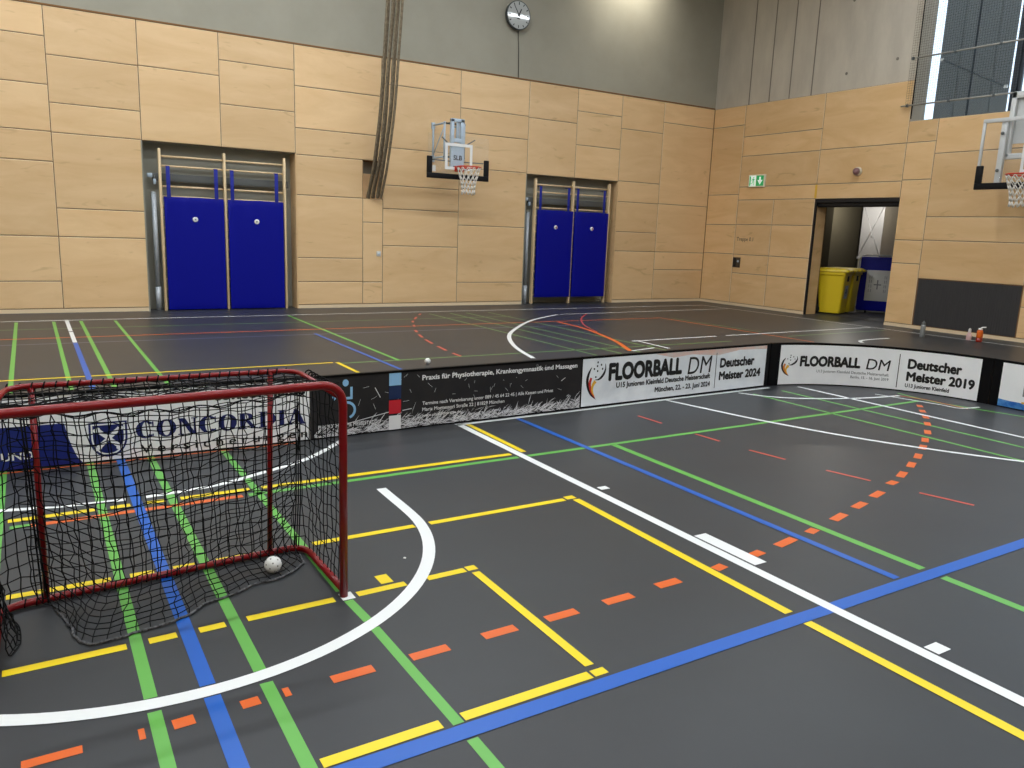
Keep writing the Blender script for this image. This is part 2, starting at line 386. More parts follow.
rect('o', .21, .23, 2.67, 2.735); rect('o', .712, .737, 2.69, 2.75)
for p in (((3.05, 2.785), (3.135, 2.8)), ((3.39, 2.825), (3.48, 2.84)), ((3.63, 2.855), (3.82, 2.89)), ((3.98, 2.91), (4.075, 2.935)), ((4.315, 2.985), (4.49, 3.03)), ((4.66, 3.075), (4.825, 3.115)), ((4.99, 3.165), (5.165, 3.21)), ((5.38, 3.295), (5.50, 3.32)), ((5.63, 3.37), (5.80, 3.44)), ((5.97, 3.50), (6.13, 3.575)), ((6.28, 3.63), (6.44, 3.71)), ((6.61, 3.79), (6.77, 3.87)), ((6.89, 3.93), (7.04, 4.02)), ((7.22, 4.10), (7.37, 4.2)), ((7.57, 4.31), (7.71, 4.41)), ((7.87, 4.51), (7.99, 4.60)), ((8.13, 4.7), (8.24, 4.79)), ((8.37, 4.88), (8.47, 4.96))): line('o', *p[0], *p[1], .06)
for p in ((5.065, 5.8, 5.075, 5.46), (5.085, 5.02, 5.105, 4.74), (5.125, 4.42, 5.185, 4.09), (5.24, 3.74, 5.325, 3.41), (5.4, 3.07, 5.5, 2.73), (5.62, 2.4, 5.75, 2.05)): line('r', *p, .03)
fl_o = struct(fb.build('floor', [M[k] for k in FM]))

# ---- wood cladding: panels with shadow joints
def panels(cols, plane, axis, name, woodmat, parent):
    mb = MB(); g = .0065
    for a0, a1, zs in cols:
        for z0, z1 in zip(zs[:-1], zs[1:]):
            lo = g if z0 > .001 else 0
            vs = []
            A0, A1, Z0, Z1 = a0+g, a1-g, z0+lo, z1-g; e = .008
            if axis == 'x': fn = lambda a, z, d: (a, plane-d, z)
            else: fn = lambda a, z, d: (plane-d, a, z)
            front = [fn(A0+e, Z0+e, .03), fn(A1-e, Z0+e, .03), fn(A1-e, Z1-e, .03), fn(A0+e, Z1-e, .03)]
            mid = [fn(A0, Z0, .022), fn(A1, Z0, .022), fn(A1, Z1, .022), fn(A0, Z1, .022)]
            back = [fn(A0, Z0, 0), fn(A1, Z0, 0), fn(A1, Z1, 0), fn(A0, Z1, 0)]
            o = len(mb.v); mb.v += front+mid+back
            def face(ix, mi): mb.f.append([o+i for i in ix]); mb.mi.append(mi); mb.sm.append(False)
            face((0, 1, 2, 3), 0)
            for i in range(4):
                j = (i+1) % 4; face((4+i, 4+j, j, i), 1); face((8+i, 8+j, 4+j, 4+i), 0)
    ob = mb.build(name, [woodmat, M['wood_edge']], parent); ob['kind'] = 'structure'; return ob

# back wall (with the two mat niches and the rope slot)
N1 = (1.92, 4.77); N2 = (10.35, 13.15); NTOP = 3.16; ND = .36
wb_ = MB(); y0, y1 = WY+.03, WY+.03
P = WY+.03
def slab(x0, x1, z0, z1, mi=0): wb_.box(x0, x1, P-.016, P+.5, z0, z1, mi)
slab(-8, N1[0], 0, TOP); slab(N1[0], N1[1], NTOP, TOP); slab(N1[1], 6.21, 0, TOP)
slab(6.21, 6.67, 0, 2.34); slab(6.21, 6.67, 3.13, TOP); slab(6.67, N2[0], 0, TOP); slab(N2[0], N2[1], 3.13, TOP); slab(N2[1], WX+.6, 0, TOP)
wb_.box(-8, WX+.6, P-.005, P+.5, TOP, CEIL, 1)
for a, b, t in ((N1[0], N1[1], NTOP), (N2[0], N2[1], 3.13)):          # niche linings
    wb_.box(a, b, P+ND, P+.55, 0, t, 2)
    wb_.box(a-.02, a+.004, P-.03, P+ND, 0, t, 2); wb_.box(b-.004, b+.02, P-.03, P+ND, 0, t, 3); wb_.box(a, b, P-.0, P+ND, t-.004, t+.02, 2)
wb_.box(6.21, 6.67, P+.3, P+.55, 2.34, 3.13, 2); wb_.box(6.21, 6.214, P-.03, P+.3, 2.34, 3.13, 3); wb_.box(6.666, 6.67, P-.03, P+.3, 2.34, 3.13, 3)
wb_.box(6.21, 6.67, P+.29, P+.3, 2.34, 2.88, 3)
wall_back = struct(wb_.build('wall_back', [M['joint'], M['plaster'], M['niche'], M['wood_b']]))
cols = [(-8, -6.3, (.075, 1.37, 2.67, 3.96, TOP)), (-6.3, -4.9, (.075, 1.87, 3.17, 4.46, TOP)), (-4.9, -3.5, (.075, 1.37, 2.67, 3.96, TOP)), (-3.5, -2.4, (.075, 1.37, 1.87, 3.17, 4.46, TOP)),
 (-2.4, -.96, (.075, .57, 1.87, 2.67, 3.96, TOP)), (-.96, .475, (.075, .57, 1.37, 2.67, 3.18, 3.96, 4.75, TOP)), (.475, N1[0], (.075, 1.37, 1.87, 3.17, 3.67, 4.46, TOP)),
 (N1[0], 3.33, (NTOP, 4.47, TOP)), (3.33, N1[1], (NTOP, 3.96, 4.76, TOP)), (N1[1], 6.21, (.075, .56, 1.06, 2.34, 3.14)), (N1[1], 6.63, (3.14, 3.66, 4.47, TOP)),
 (6.21, 6.67, (.075, .55, 1.84, 2.34)), (6.63, 8.525, (3.44, 4.74, TOP)), (6.67, 8.525, (.075, 1.35, 2.15, 2.65, 3.44)), (8.525, N2[0], (.075, .54, 1.86, 3.15, 3.92, 4.45, TOP)),
 (N2[0], 11.76, (3.13, 4.43, TOP)), (11.76, N2[1], (3.13, 3.93, 4.73, TOP)), (N2[1], 14.565, (.075, 1.36, 1.86, 2.63, 3.15, 4.45, TOP)), (14.565, WX, (.075, .88, 1.36, 2.64, 4.74, TOP))]
cl_b = panels(cols, P, 'x', 'wood_cladding', M['wood_b'], wall_back)
bb = MB()
for a, b in ((-8, N1[0]), (N1[1], N2[0]), (N2[1], WX)): bb.box(a, b, P-.028, P, 0, .07)
struct(bb.build('baseboard_back', M['wood_edge']))
tb = MB(); tb.box(-8, WX, P-.036, P, TOP, TOP+.03); struct(tb.build('trim_1', M['joint']))

# right wall with storeroom opening and high window band
P2 = WX+.03
D = (10.67, 12.87); DT = 2.8; SILL = 4.4; WT = 8.4
wr = MB()
def slab2(y0, y1, z0, z1, mi=0): wr.box(P2-(.016 if mi == 0 else 0), P2+.45, y0, y1, z0, z1, mi)
slab2(D[1], WY+.5, 0, TOP); slab2(D[0], D[1], DT, TOP); slab2(-6, D[0], 0, SILL)
wr.box(P2-.003, P2+.45, 10.69, WY+.5, TOP, CEIL, 1)
wr.box(P2-.003, P2+.45, 10.67, 10.69, SILL, CEIL, 1)
slab2(-6, 10.67, WT, CEIL, 1)
for k, y in enumerate((15.28, 14.615, 13.985, 13.33)): wr.box(P2-.010, P2, y-.012, y+.012, TOP, CEIL, 2)
for y, z in ((12.4, 5.62), (11.15, 5.75), (12.4, 7.2), (11.15, 7.3)): wr.lathe([(.035, 0), (.03, .006), (.0, .006)], (P2-.003, y, z), 12, 2, T=Euler((0, -PI/2, 0)).to_matrix())
wr.box(P2+.01, P2+.42, D[1]-.004, D[1]+.02, 0, DT, 3); wr.box(P2+.01, P2+.42, D[0]-.02, D[0]+.004, 0, DT, 3)
for y in (8.78, 4.3, -.2): wr.box(P2+.3, P2+.42, y-.05, y+.05, SILL, WT, 4)
wr.box(P2, P2+.45, -6, 10.67, SILL-.02, SILL+.004, 1); wr.box(P2-.004, P2+.452, 10.648, 10.675, SILL, WT, 1)
wall_right = struct(wr.build('wall_right', [M['joint'], M['concrete'], M['seam'], M['wood_r'], M['frame_dark']]))
colr = [(15.33, WY, (.075, 1.38, 2.16, 2.96, 4.75, TOP)), (D[1], 15.33, (2.81, 3.15, 3.94, 4.44, TOP)), (14.12, 15.33, (.075, .88, 1.38, 2.17, 2.81)), (D[1], 14.12, (.075, .88, 1.38, 2.17, 2.81)),
 (D[0], D[1], (DT, 3.15, 3.95, TOP)), (10.01, D[0], (.075, 1.39, 1.89, 3.17, 3.95, SILL)), (7.86, 10.01, (1.09, 1.9, 2.39, 3.69, SILL)), (6.4, 7.86, (.075, .68, 1.9, 2.39, 3.69, SILL)), (4.3, 6.4, (.075, 1.37, 2.67, SILL)), (2.2, 4.3, (.075, 1.87, 3.17, SILL)), (0, 2.2, (.075, 1.37, 2.67, SILL)), (-3, 0, (.075, 1.87, 3.17, SILL)), (-6, -3, (.075, 1.37, 2.67, SILL))]
panels(colr, P2, 'y', 'wood_cladding', M['wood_r'], wall_right)
gp = MB(); gp.box(P2-.02, P2, 7.88, 9.99, .085, 1.08)
for k in range(42): gp.box(P2-.026, P2-.02, 7.9+k*.0497, 7.9+k*.0497+.03, .09, 1.075)
tag(gp.build('ventilation_grille', M['grille']), 'wide dark grey ribbed grille set low in the right wood wall', 'grille')
bb = MB()
for a, b in ((-6, D[0]), (D[1], WY)): bb.box(P2-.028, P2, a, b, 0, .07)
struct(bb.build('baseboard_right', M['wood_edge']))
# ceiling and the two walls behind the camera
cb = MB(); cb.box(-8.2, WX+.6, -6.2, WY+.6, CEIL, CEIL+.2); struct(cb.build('ceiling', M['ceiling']))
cb = MB(); cb.box(-8.2, -8, -6.2, WY+.6, 0, CEIL); struct(cb.build('wall_left', M['white_wall']))
cb = MB(); cb.box(-8.2, WX+.6, -6.2, -6, 0, CEIL); struct(cb.build('wall_front', M['white_wall']))

# ---- window band: glass, blind, shadow-line rod
wf = MB()
WXf = P2+.34
wf.box(WXf, WXf+.06, 8.83, 10.67, SILL+.004, SILL+.06); wf.box(WXf, WXf+.06, 8.83, 10.67, WT-.06, WT)
wf.box(WXf, WXf+.04, 9.67, 9.69, SILL+.06, WT-.06)
win = struct(wf.build('window_1', M['frame_dark']))
gl = MB(); gl.box(WXf+.025, WXf+.031, 8.83, 10.67, SILL+.06, WT-.06); gl.build('window_glass', M['glass'], win)
wf = MB(); wf.box(WXf, WXf+.06, -6, 8.73, SILL+.004, SILL+.06); wf.box(WXf, WXf+.06, -6, 8.73, WT-.06, WT)
for y in (8.70, 6.5, 4.3, 2.1, -.2, -2.5): wf.box(WXf, WXf+.06, y-.03, y+.03, SILL+.06, WT-.06)
win2 = struct(wf.build('window_2', M['frame_dark']))
gl = MB(); gl.box(WXf+.025, WXf+.031, -6, 8.73, SILL+.06, WT-.06); gl.build('window_glass', M['glass'], win2)
bl = MB(); XB = P2+.62
bl.box(XB, XB+.012, 9.04, 10.56, SILL-.4, WT+.2)
bl.box(XB-.012, XB, 10.12, 10.14, SILL-.4, WT+.2); bl.box(XB-.012, XB, 9.38, 9.395, SILL-.4, WT+.2)
blind = tag(bl.build('window_blind', M['screen']), 'dark grey outdoor screen blind behind the netted high window', 'blind')
sb = MB(); sb.tube([(XB-.03, 10.52, 5.72), (XB-.03, 9.06, 4.97)], .018, 8)  # dark tube stands in for the slanting shadow line of a building
st = tag(sb.build('shadow_line_rod', M['frame_dark']), 'slanting dark rod standing in for a building shadow line behind the netted high window', 'rod')
for p in ((10.50, 5.71), (9.08, 4.98)):
    b_ = MB(); b_.rbox(XB-.06, XB-.02, p[0]-.035, p[0]+.035, p[1]-.03, p[1]+.03, .006); b_.build('rod_bracket', M['white'], st)

# ball-catch net on its two bars before the window
nt_ = thing('safety_net', 'black ball safety net hung before the high window on grey bars', 'safety net', (16.28, 9.5, 4.71))
nb = MB()
ya, yb, za, zb = -1.0, 1.25, -.0, 3.75
for k in range(46):
    y = ya+k*(yb-ya)/45; nb.tube([(.01, y, za-.0), (.01, y, zb)], .0019, 3, caps=False)
for k in range(75):
    z = za+k*(zb-za)/74; nb.tube([(.01, ya, z), (.01, yb, z)], .0019, 3, caps=False)
nb.build('net', M['net_black'], nt_)
cb = MB(); cb.tube([(0, 1.08, -.28), (.0, 1.10, 3.75)], .013, 6); cb.build('edge_cord', M['net_black'], nt_)
for z, y0, y1 in ((0, 1.34, -2.5), (.955, 1.12, -2.5)):
    b_ = MB(); b_.tube([(0, y0, z), (0, y1, z)], .018, 8)
    bar = b_.build('net_bar', M['net_bar'], nt_)
    for yy in (1.2, .3, -.6):
        c_ = MB(); c_.rbox(-.032, .03, yy-.02, yy+.02, z-.03, z+.03, .005); c_.build('clip', M['rail'], bar)
for yy in (1.26, -2.4):
    b_ = MB(); b_.tube([(0, yy, 0), (.13, yy, 0)], .012, 6); b_.build('wall_arm', M['rail'], nt_)

# ---- storeroom beyond the opening
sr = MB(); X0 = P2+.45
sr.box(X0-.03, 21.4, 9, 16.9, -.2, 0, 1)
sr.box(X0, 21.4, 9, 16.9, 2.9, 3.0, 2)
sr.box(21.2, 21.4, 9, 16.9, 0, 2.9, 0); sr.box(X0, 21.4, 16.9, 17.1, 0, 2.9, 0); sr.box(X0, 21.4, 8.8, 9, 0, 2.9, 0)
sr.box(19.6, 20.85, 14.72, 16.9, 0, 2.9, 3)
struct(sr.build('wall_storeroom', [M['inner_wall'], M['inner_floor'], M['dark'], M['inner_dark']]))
cm = MB(); cm.box(19.6, 20.0, 12.2, 13.13, 0, 2.9); struct(cm.build('trim_column', M['concrete']))
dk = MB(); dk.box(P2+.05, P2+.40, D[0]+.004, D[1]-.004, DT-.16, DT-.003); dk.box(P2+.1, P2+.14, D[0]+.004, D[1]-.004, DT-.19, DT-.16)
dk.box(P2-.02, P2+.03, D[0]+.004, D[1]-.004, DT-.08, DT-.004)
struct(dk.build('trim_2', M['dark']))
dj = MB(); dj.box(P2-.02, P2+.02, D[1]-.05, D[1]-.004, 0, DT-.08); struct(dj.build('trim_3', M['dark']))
du = thing('air_duct', 'bright sheet metal air duct with crossed creases in the storeroom', 'duct', (20.5, 14.08, 0))
d_ = MB(); d_.box(-.0, .5, -.34, .34, 1.42, 2.9); d_.build('duct_casing', M['duct'], du)
d_ = MB()
for a, b in (((-.34, 1.42), (.34, 2.9)), ((.34, 1.42), (-.34, 2.9))):
    d_.tube([(-.0, a[0], a[1]), (-.02, (a[0]+b[0])/2, (a[1]+b[1])/2), (-.0, b[0], b[1])], .014, 6)
d_.build('cross_crease', M['duct'], du)
d_ = MB(); d_.box(-.03, .5, -.36, .36, 1.36, 1.42); d_.build('flange', M['duct'], du)
d_ = MB(); d_.box(.02, .45, -.33, .33, 0, 1.36); d_.build('lower_casing', M['duct'], du)
d_ = MB(); d_.lathe([(.04, 0), (.04, .012), (.028, .012)], (-.012, -.02, 2.02), 14, T=Euler((0, -PI/2, 0)).to_matrix()); d_.build('measuring_port', M['duct'], du)
sl = thing('ceiling_light', 'round lamp under the storeroom ceiling before the duct', 'lamp', (19.42, 13.95, 2.9))
d_ = MB(); d_.lathe([(.12, 0), (.12, -.05), (.1, -.06)]); d_.build('lamp_housing', M['lamp_house'], sl)
ld = bpy.data.lights.new('storeroom_glow', 'POINT'); ld.energy = 60; ld.color = (1, .95, .84); ld.shadow_soft_size = .06
lo = bpy.data.objects.new('bulb', ld); C.objects.link(lo); lo.parent = sl; lo.location = (0, 0, -.14)

# ================================================================== LIGHTING FIXTURES
def strip(y, x0, x1, label):
    t = thing('ceiling_light', label, 'lamp', ((x0+x1)/2, y, CEIL-.35))
    h = (x1-x0)/2
    b_ = MB(); b_.rbox(-h, h, -.17, .17, .0, .1, .01); b_.build('lamp_housing', M['lamp_house'], t)
    b_ = MB(); b_.box(-h+.02, h-.02, -.15, .15, -.012, -.002); b_.build('diffuser', M['lamp'], t)
    for x in (-h*.7, h*.7):
        b_ = MB(); b_.tube([(x, 0, .1), (x, 0, .35)], .01, 6); b_.build('hanger', M['rail'], t)
for y, lab in ((13.0, 'long strip light under the hall ceiling nearest the mat wall'), (9.35, 'long strip light under the hall ceiling over the far side of the rink'), (3.2, 'long strip light under the hall ceiling above the goal'), (-2.2, 'long strip light under the hall ceiling behind the camera')):
    strip(y, -7, 9 if y > 12 else (15.8 if y > 9 else 12), lab)
ws = thing('wall_washer', 'floodlight under the ceiling aimed at the grey wall above the niche', 'lamp', (13.1, 15.2, 8.6))
b_ = MB(); b_.rbox(-.25, .25, -.08, .08, 0, .2, .02); b_.build('lamp_housing', M['lamp_house'], ws)
b_ = MB(); b_.tube([(0, 0, .2), (0, 0, .45)], .015, 8); b_.build('bracket', M['rail'], ws)
ld = bpy.data.lights.new('washer', 'SPOT'); ld.energy = 450; ld.color = (1, .95, .84); ld.spot_size = R(120); ld.spot_blend = 1; ld.shadow_soft_size = .15
lo = bpy.data.objects.new('washer_bulb', ld); C.objects.link(lo); lo.parent = ws; lo.location = (0, .1, .05); lo.rotation_euler = (R(58), 0, 0)

# ================================================================== GYM FITTINGS
def wall_bars(x, mid, half, label, low):
    t = thing('wall_bars', label, 'wall bars', (x, WY+.09, 0), 0, 'wall bars in the niches')
    up_ = MB(); up_.rbox(-.024, .024, -.05, .05, 0, 3.05, .01)
    for i, xx in enumerate((-half, 0, half)):
        if i == 0: me = up_.build('upright', M['bar_wood'], t); me.location = (xx, 0, 0); first = me
        else:
            c = first.copy(); C.objects.link(c); c.parent = t; c.location = (xx, 0, 0)
    rg = MB(); rg.tube([(-half/2+.02, 0, 0), (half/2-.02, 0, 0)], .02, 10)
    zs = [2.91, 2.735, 2.36] + [2.17-.195*k for k in range(11)]
    fr = None
    for z in zs:
        for sx in (-.5, .5):
            if fr is None: fr = rg.build('rung', M['bar_wood'], t); q = fr
            else: q = fr.copy(); C.objects.link(q); q.parent = t
            q.location = (sx*half, .0 if z > 2.8 else .02, z)
    rl = MB(); rl.rbox(-half-.12, half+.12, .11, .17, 2.46, 2.60, .006)
    rl.build('mounting_rail', M['rail'], t)
    return t
wall_bars(3.385, 0, 1.17, 'wooden wall bars with blue mats in the left niche', 0)
wall_bars(11.8, 0, 1.135, 'wooden wall bars with blue mats in the niche right of the hoop', 0)

def gym_mat(wd, h, z0, red=False, dx=0):
    t = thing('gym_mat', '', 'gym mat', (0, 0, 0), 0, 'blue gym mats hung on wall bars')
    bm = bmesh.new(); bmesh.ops.create_grid(bm, x_segments=26, y_segments=44, size=.5)
    top = {}
    vs = []
    for v in bm.verts:
        u, q = v.co.x+.5, v.co.y+.5
        wr_ = .004*math.sin(17*u+5*q)*max(0, q-.75)*4 + .005*math.sin(23*u-9*q)*max(0, q-.8)*5
        ed = min(u, 1-u)*wd; e2 = min(q, 1-q)*h
        pil = .012*(1-math.exp(-min(ed, e2)/.04))
        v.co = Vector(((u-.5)*wd, -.03-pil-wr_, z0+q*h - .006*math.sin(8*u)*max(0, q-.9)*10))
    mb = MB(); mb.bm(bm, 0, None, True)
    mb.rbox(-wd/2, wd/2, -.032, .03, z0, z0+h, .012, 2)
    mb.build('mat_cover', M['mat_blue'], t)
    for xx in (-wd*.40+dx, wd*.40+dx):
        s_ = MB(); s_.rbox(xx-.035, xx+.035, -.040, -.034, z0+h-.02, z0+h+.56, .002)
        s_.rbox(xx-.035, xx+.035, -.040, .10, z0+h+.555, z0+h+.563, .002)
        s_.build('strap', M['strap_blue'], t)
    b_ = MB(); T = Euler((PI/2, 0, 0)).to_matrix()
    b_.lathe([(.05, 0), (.05, .012), (.035, .018), (.012, .018)], (0, -.044, z0+h-.41), 18, 0, T)
    b_.lathe([(.014, 0), (.014, .006), (.0, .006)], (.0, -.062, z0+h-.41), 10, 1, T)
    if red: b_.box(.012, .03, -.064, -.055, z0+h-.45, z0+h-.375, 2)
    b_.build('badge', [M['white'], M['hole'], M['badge_red']], t)
    return t
m1 = gym_mat(1.08, 2.15, .02, False, -.025); m1.location = (2.80, WY+.035, 0); m1['label'] = 'blue hanging gym mat in the left niche, beside the grey steel post'
dup(m1, (3.965, WY+.035, 0), 'blue hanging gym mat in the left niche, on the side toward the ropes')
m2 = gym_mat(1.05, 2.14, .17, True, -.055); m2.location = (11.25, WY+.035, 0); m2['label'] = 'blue hanging gym mat in the niche right of the hoop, its left mat'
dup(m2, (12.37, WY+.035, 0), 'blue hanging gym mat nearest the room corner, in the niche right of the hoop')

def steel_post(x, h, label):
    t = thing('steel_post', label, 'post', (x, WY+.16, 0), 0, 'steel net posts in the niches')
    p = MB(); p.tube([(0, 0, .45), (0, 0, h)], .045, 16); p.build('tube', M['galv'], t)
    p = MB(); p.tube([(0, 0, 0), (0, 0, .45)], .052, 16); p.build('foot_sleeve', M['galv'], t)
    p = MB(); p.lathe([(.046, 0), (.046, .015), (.03, .03)], (0, 0, h), 16); p.build('cap', M['galv'], t)
    b = thing('wall_bracket', label.replace('grey steel post standing', 'small steel hook bracket above the steel post'), 'bracket', (x, WY+.16, 2.55), 0, 'steel post brackets in the niches')
    p = MB(); p.rbox(-.10, -.01, -.02, .03, -.035, .04, .008); p.rbox(.0, .05, -.04, .02, -.16, -.06, .012); p.build('clamp', M['steel'], b)
    p = MB(); p.tube([(-.05, .02, 0), (-.05, .25, 0)], .014, 8); p.tube([(.02, 0, .0), (.025, -.01, -.1)], .014, 8); p.build('arm', M['rail'], b)
steel_post(2.10, 2.22, 'grey steel post standing in the left niche')
steel_post(10.52, 2.22, 'grey steel post standing in the niche right of the hoop')

# ---- climbing ropes drawn aside into the wall slot
ctr = [(6.46, 15.05, 9.0), (6.46, 15.16, 7.6), (6.455, 15.37, 6.12), (6.45, 15.55, 5.07), (6.45, 15.74, 4.0), (6.45, 16.04, 3.13), (6.45, 16.33, 2.55), (6.45, 16.42, 2.35)]
def smooth(pts, sub=5):
    out = []; n = len(pts)
    for i in range(n-1):
        p0, p1, p2, p3 = [Vector(pts[max(0, min(n-1, i+k))]) for k in (-1, 0, 1, 2)]
        for k in range(sub):
            t = k/sub; out.append(.5*((2*p1)+(p2-p0)*t+(2*p0-5*p1+4*p2-p3)*t*t+(3*p1-p0-3*p2+p3)*t**3))
    out.append(Vector(pts[-1])); return out
side = Vector((.86, -.5, 0))
names = ['leftmost of the bunched climbing ropes drawn into the wall slot', 'second from the left of the climbing ropes drawn into the wall slot', 'third from the left of the climbing ropes drawn into the wall slot', 'middle one of the climbing ropes drawn into the wall slot', 'third from the right of the climbing ropes drawn into the wall slot', 'second from the right of the climbing ropes drawn into the wall slot', 'rightmost of the bunched climbing ropes drawn into the wall slot']
for i in range(7):
    o = (i-3)*.050; mb = MB(); pts = smooth(ctr); n = len(pts); q = []
    for j, p in enumerate(pts):
        t = j/(n-1); dep = .028*(1 if i % 2 else -1)
        v = p + side*o*(1.0-.04*t) + Vector((0, dep, 0)) + Vector((.006*math.sin(j*.5+i), .006*math.cos(j*.4+2*i), 0))
        v.z = p.z + (0 if t < .8 else random.uniform(-.0, .02))
        q.append(v)
    mb.tube(q, .029, 8)
    tag(mb.build('climbing_rope', M['rope']), 'tan hemp rope, ' + names[i], 'climbing rope', 'bunch of climbing ropes')

# ---- basketball hoops
def rim_and_net(t, y0, z, rad, flip=1):
    """ring whose board mount is at y0; local front is -y"""
    cy = y0-.20-rad
    b_ = MB(); b_.tube([(rad*math.cos(2*PI*k/28), cy+rad*math.sin(2*PI*k/28), z) for k in range(28)], .014, 8, closed=True)
    b_.rbox(-.09, .09, y0-.21, y0-.005, z-.02, z+.02, .006)
    b_.rbox(-.11, .11, y0-.012, y0-.002, z-.08, z+.04, .004)
    for sx in (-1, 1): b_.tube([(sx*.08, y0-.02, z-.06), (sx*.13, cy+rad*.75, z-.01)], .01, 6)
    ri = b_.build('rim', M['rim'], t)
    h = MB(); n = 12
    def ring(k, lev):
        a = 2*PI*(k+.5*(lev % 2))/n; f = [1, .9, .78, .67, .60, .56, .57][lev]
        return (rad*f*math.cos(a), cy+rad*f*math.sin(a), z-.005-lev*.093-.01*math.sin(3*a)*(lev > 3))
    for k in range(n):
        for lev in range(6):
            h.tube([ring(k, lev), ring(k, lev+1)], .0085, 5); h.tube([ring(k+(1 if lev % 2 == 0 else 1), lev) if False else ring(k, lev), ring(k-1, lev+1) if lev % 2 == 0 else ring(k+1, lev+1)], .0085, 5)
    h.build('hoop_net', M['net_white'], t)

t = thing('basketball_hoop', 'basketball hoop with clear backboard above the wood wall between the niches', 'basketball hoop', (8.07, 15.62, 0), 0, 'wall basketball hoops')
hw = .735
b_ = MB(); b_.rbox(-hw, hw, -.008, .008, 2.85, 3.74, .003); b_.build('backboard', M['acrylic'], t)
b_ = MB()
for x0, x1, z0, z1 in ((-.33, .33, 3.51, 3.57), (-.33, .33, 3.02, 3.08), (-.33, -.27, 3.08, 3.51), (.27, .33, 3.08, 3.51)): b_.box(x0, x1, -.014, -.009, z0, z1)
b_.build('target_rectangle', M['white'], t)
b_ = MB(); b_.rbox(-hw-.01, hw+.01, -.03, .03, 2.82, 2.93, .01); b_.rbox(-hw-.01, -hw+.10, -.031, .031, 2.93, 3.27, .01); b_.rbox(hw-.10, hw+.01, -.031, .031, 2.93, 3.27, .01)
b_.build('edge_padding', M['pad_black'], t)
b_ = MB(); b_.rbox(-.16, .16, .05, .13, 3.05, 3.58, .006); b_.rbox(-.16, -.09, .05, .13, 3.58, 4.08, .006); b_.rbox(.07, .16, .05, .13, 3.58, 4.08, .006)
b_.rbox(-.16, .16, .05, .13, 4.02, 4.09, .006); b_.rbox(-.02, .0, .06, .12, 3.62, 4.02, .004); b_.rbox(.02, .04, .07, .11, 3.66, 4.02, .004); b_.rbox(-.1, .1, .04, .10, 3.60, 3.68, .006)
po = b_.build('height_column', M['steel'], t)
b_ = MB(); fn = lambda s, z, d: (s, .05-d, z)
text(b_, fn, 'SLB', -.10, .11, 3.23, 3.33, bold=.03, d=.003); text(b_, fn, 'II', -.10, -.02, 3.03, 3.11, bold=.03, d=.003); b_.build('lettering', M['black'], po)
for sx in (-1, 1):
    b_ = MB(); x = -.23 if sx < 0 else .25
    b_.tube([(x, .82, 4.0), (x, .24, 4.0)], .02, 8); b_.tube([(x, .82, 3.3), (x, .24, 3.3)], .02, 8)
    b_.tube([(x, .80, 4.03), (x, .80, 3.26)], .022, 8); b_.tube([(x, .24, 4.03), (x, .24, 3.24)], .022, 8)
    b_.tube([(x, .80, 3.35), (x, .24, 3.95)], .012, 6)
    b_.rbox(x-.04, x+.04, .79, .83, 3.92, 4.06, .005); b_.rbox(x-.04, x+.04, .79, .83, 3.22, 3.36, .005)
    b_.build('swing_arm', M['steel'], t)
b_ = MB()
for z in (4.0, 3.3): b_.tube([(-.25, .24, z), (.27, .24, z)], .02, 8); b_.tube([(-.2, .24, z), (-.1, .13, z)], .016, 8); b_.tube([(.22, .24, z), (.12, .13, z)], .016, 8)
for sx in (-1, 1): b_.tube([(sx*.12, .09, 3.2), (sx*.62, .012, 3.2)], .014, 6); b_.tube([(sx*.12, .09, 3.5), (sx*.4, .012, 3.68)], .014, 6)
b_.build('support_frame', M['rail'], t)
b_ = MB(); b_.box(-.63, -.55, -.013, -.008, 2.96, 3.08); b_.build('sticker', M['placard'], t)
rim_and_net(t, -.03, 3.06, .25)

t = thing('basketball_hoop', 'basketball hoop with glass backboard on the right wall below the window', 'basketball hoop', (15.6, 7.56, 0), -PI/2, 'wall basketball hoops')
hw = 1.08
b_ = MB(); b_.rbox(-hw, hw, -.008, .008, 2.9, 4.15, .003); b_.build('backboard', M['acrylic'], t)
b_ = MB()
for x0, x1, z0, z1 in ((-hw, hw, 4.09, 4.16), (-hw, -hw+.05, 3.3, 4.09), (hw-.05, hw, 3.3, 4.09)): b_.rbox(x0, x1, -.018, .018, z0, z1, .004)
b_.build('backboard_frame', M['steel_w'], t)
b_ = MB(); b_.rbox(-hw-.01, hw+.01, -.03, .03, 2.87, 2.99, .01); b_.rbox(-hw-.01, -hw+.11, -.031, .031, 2.99, 3.31, .01); b_.rbox(hw-.11, hw+.01, -.031, .031, 2.99, 3.31, .01)
b_.build('edge_padding', M['pad_black'], t)
b_ = MB()
for x0, x1, z0, z1 in ((-.3, .3, 3.6, 3.65), (-.3, .3, 3.16, 3.21), (-.3, -.25, 3.21, 3.6), (.25, .3, 3.21, 3.6)): b_.box(x0, x1, -.014, -.009, z0, z1)
b_.build('target_rectangle', M['white'], t)
for sx in (-1, 1):
    b_ = MB(); x = sx*.70; b_.rbox(x-.055, x+.05, .02, .10, 2.99, 4.11, .006)
    br = b_.build('board_strut', M['steel_w'], t)
    for z in (3.21, 3.88):
        k_ = MB(); k_.lathe([(.03, 0), (.03, .02), (.015, .025)], (x+(-.0), -.008, z), 12, T=Euler((PI/2, 0, 0)).to_matrix()); k_.build('bolt', M['rail'], br)
b_ = MB(); b_.rbox(-.69, -.60, .10, .2, 3.45, 4.62, .01); b_.rbox(.60, .69, .10, .2, 3.45, 4.62, .01); b_.rbox(-.69, .69, .10, .2, 4.5, 4.62, .01); b_.rbox(-.69, .69, .10, .2, 3.42, 3.52, .01)
b_.rbox(-.60, .60, .17, .19, 3.7, 4.52, .004)
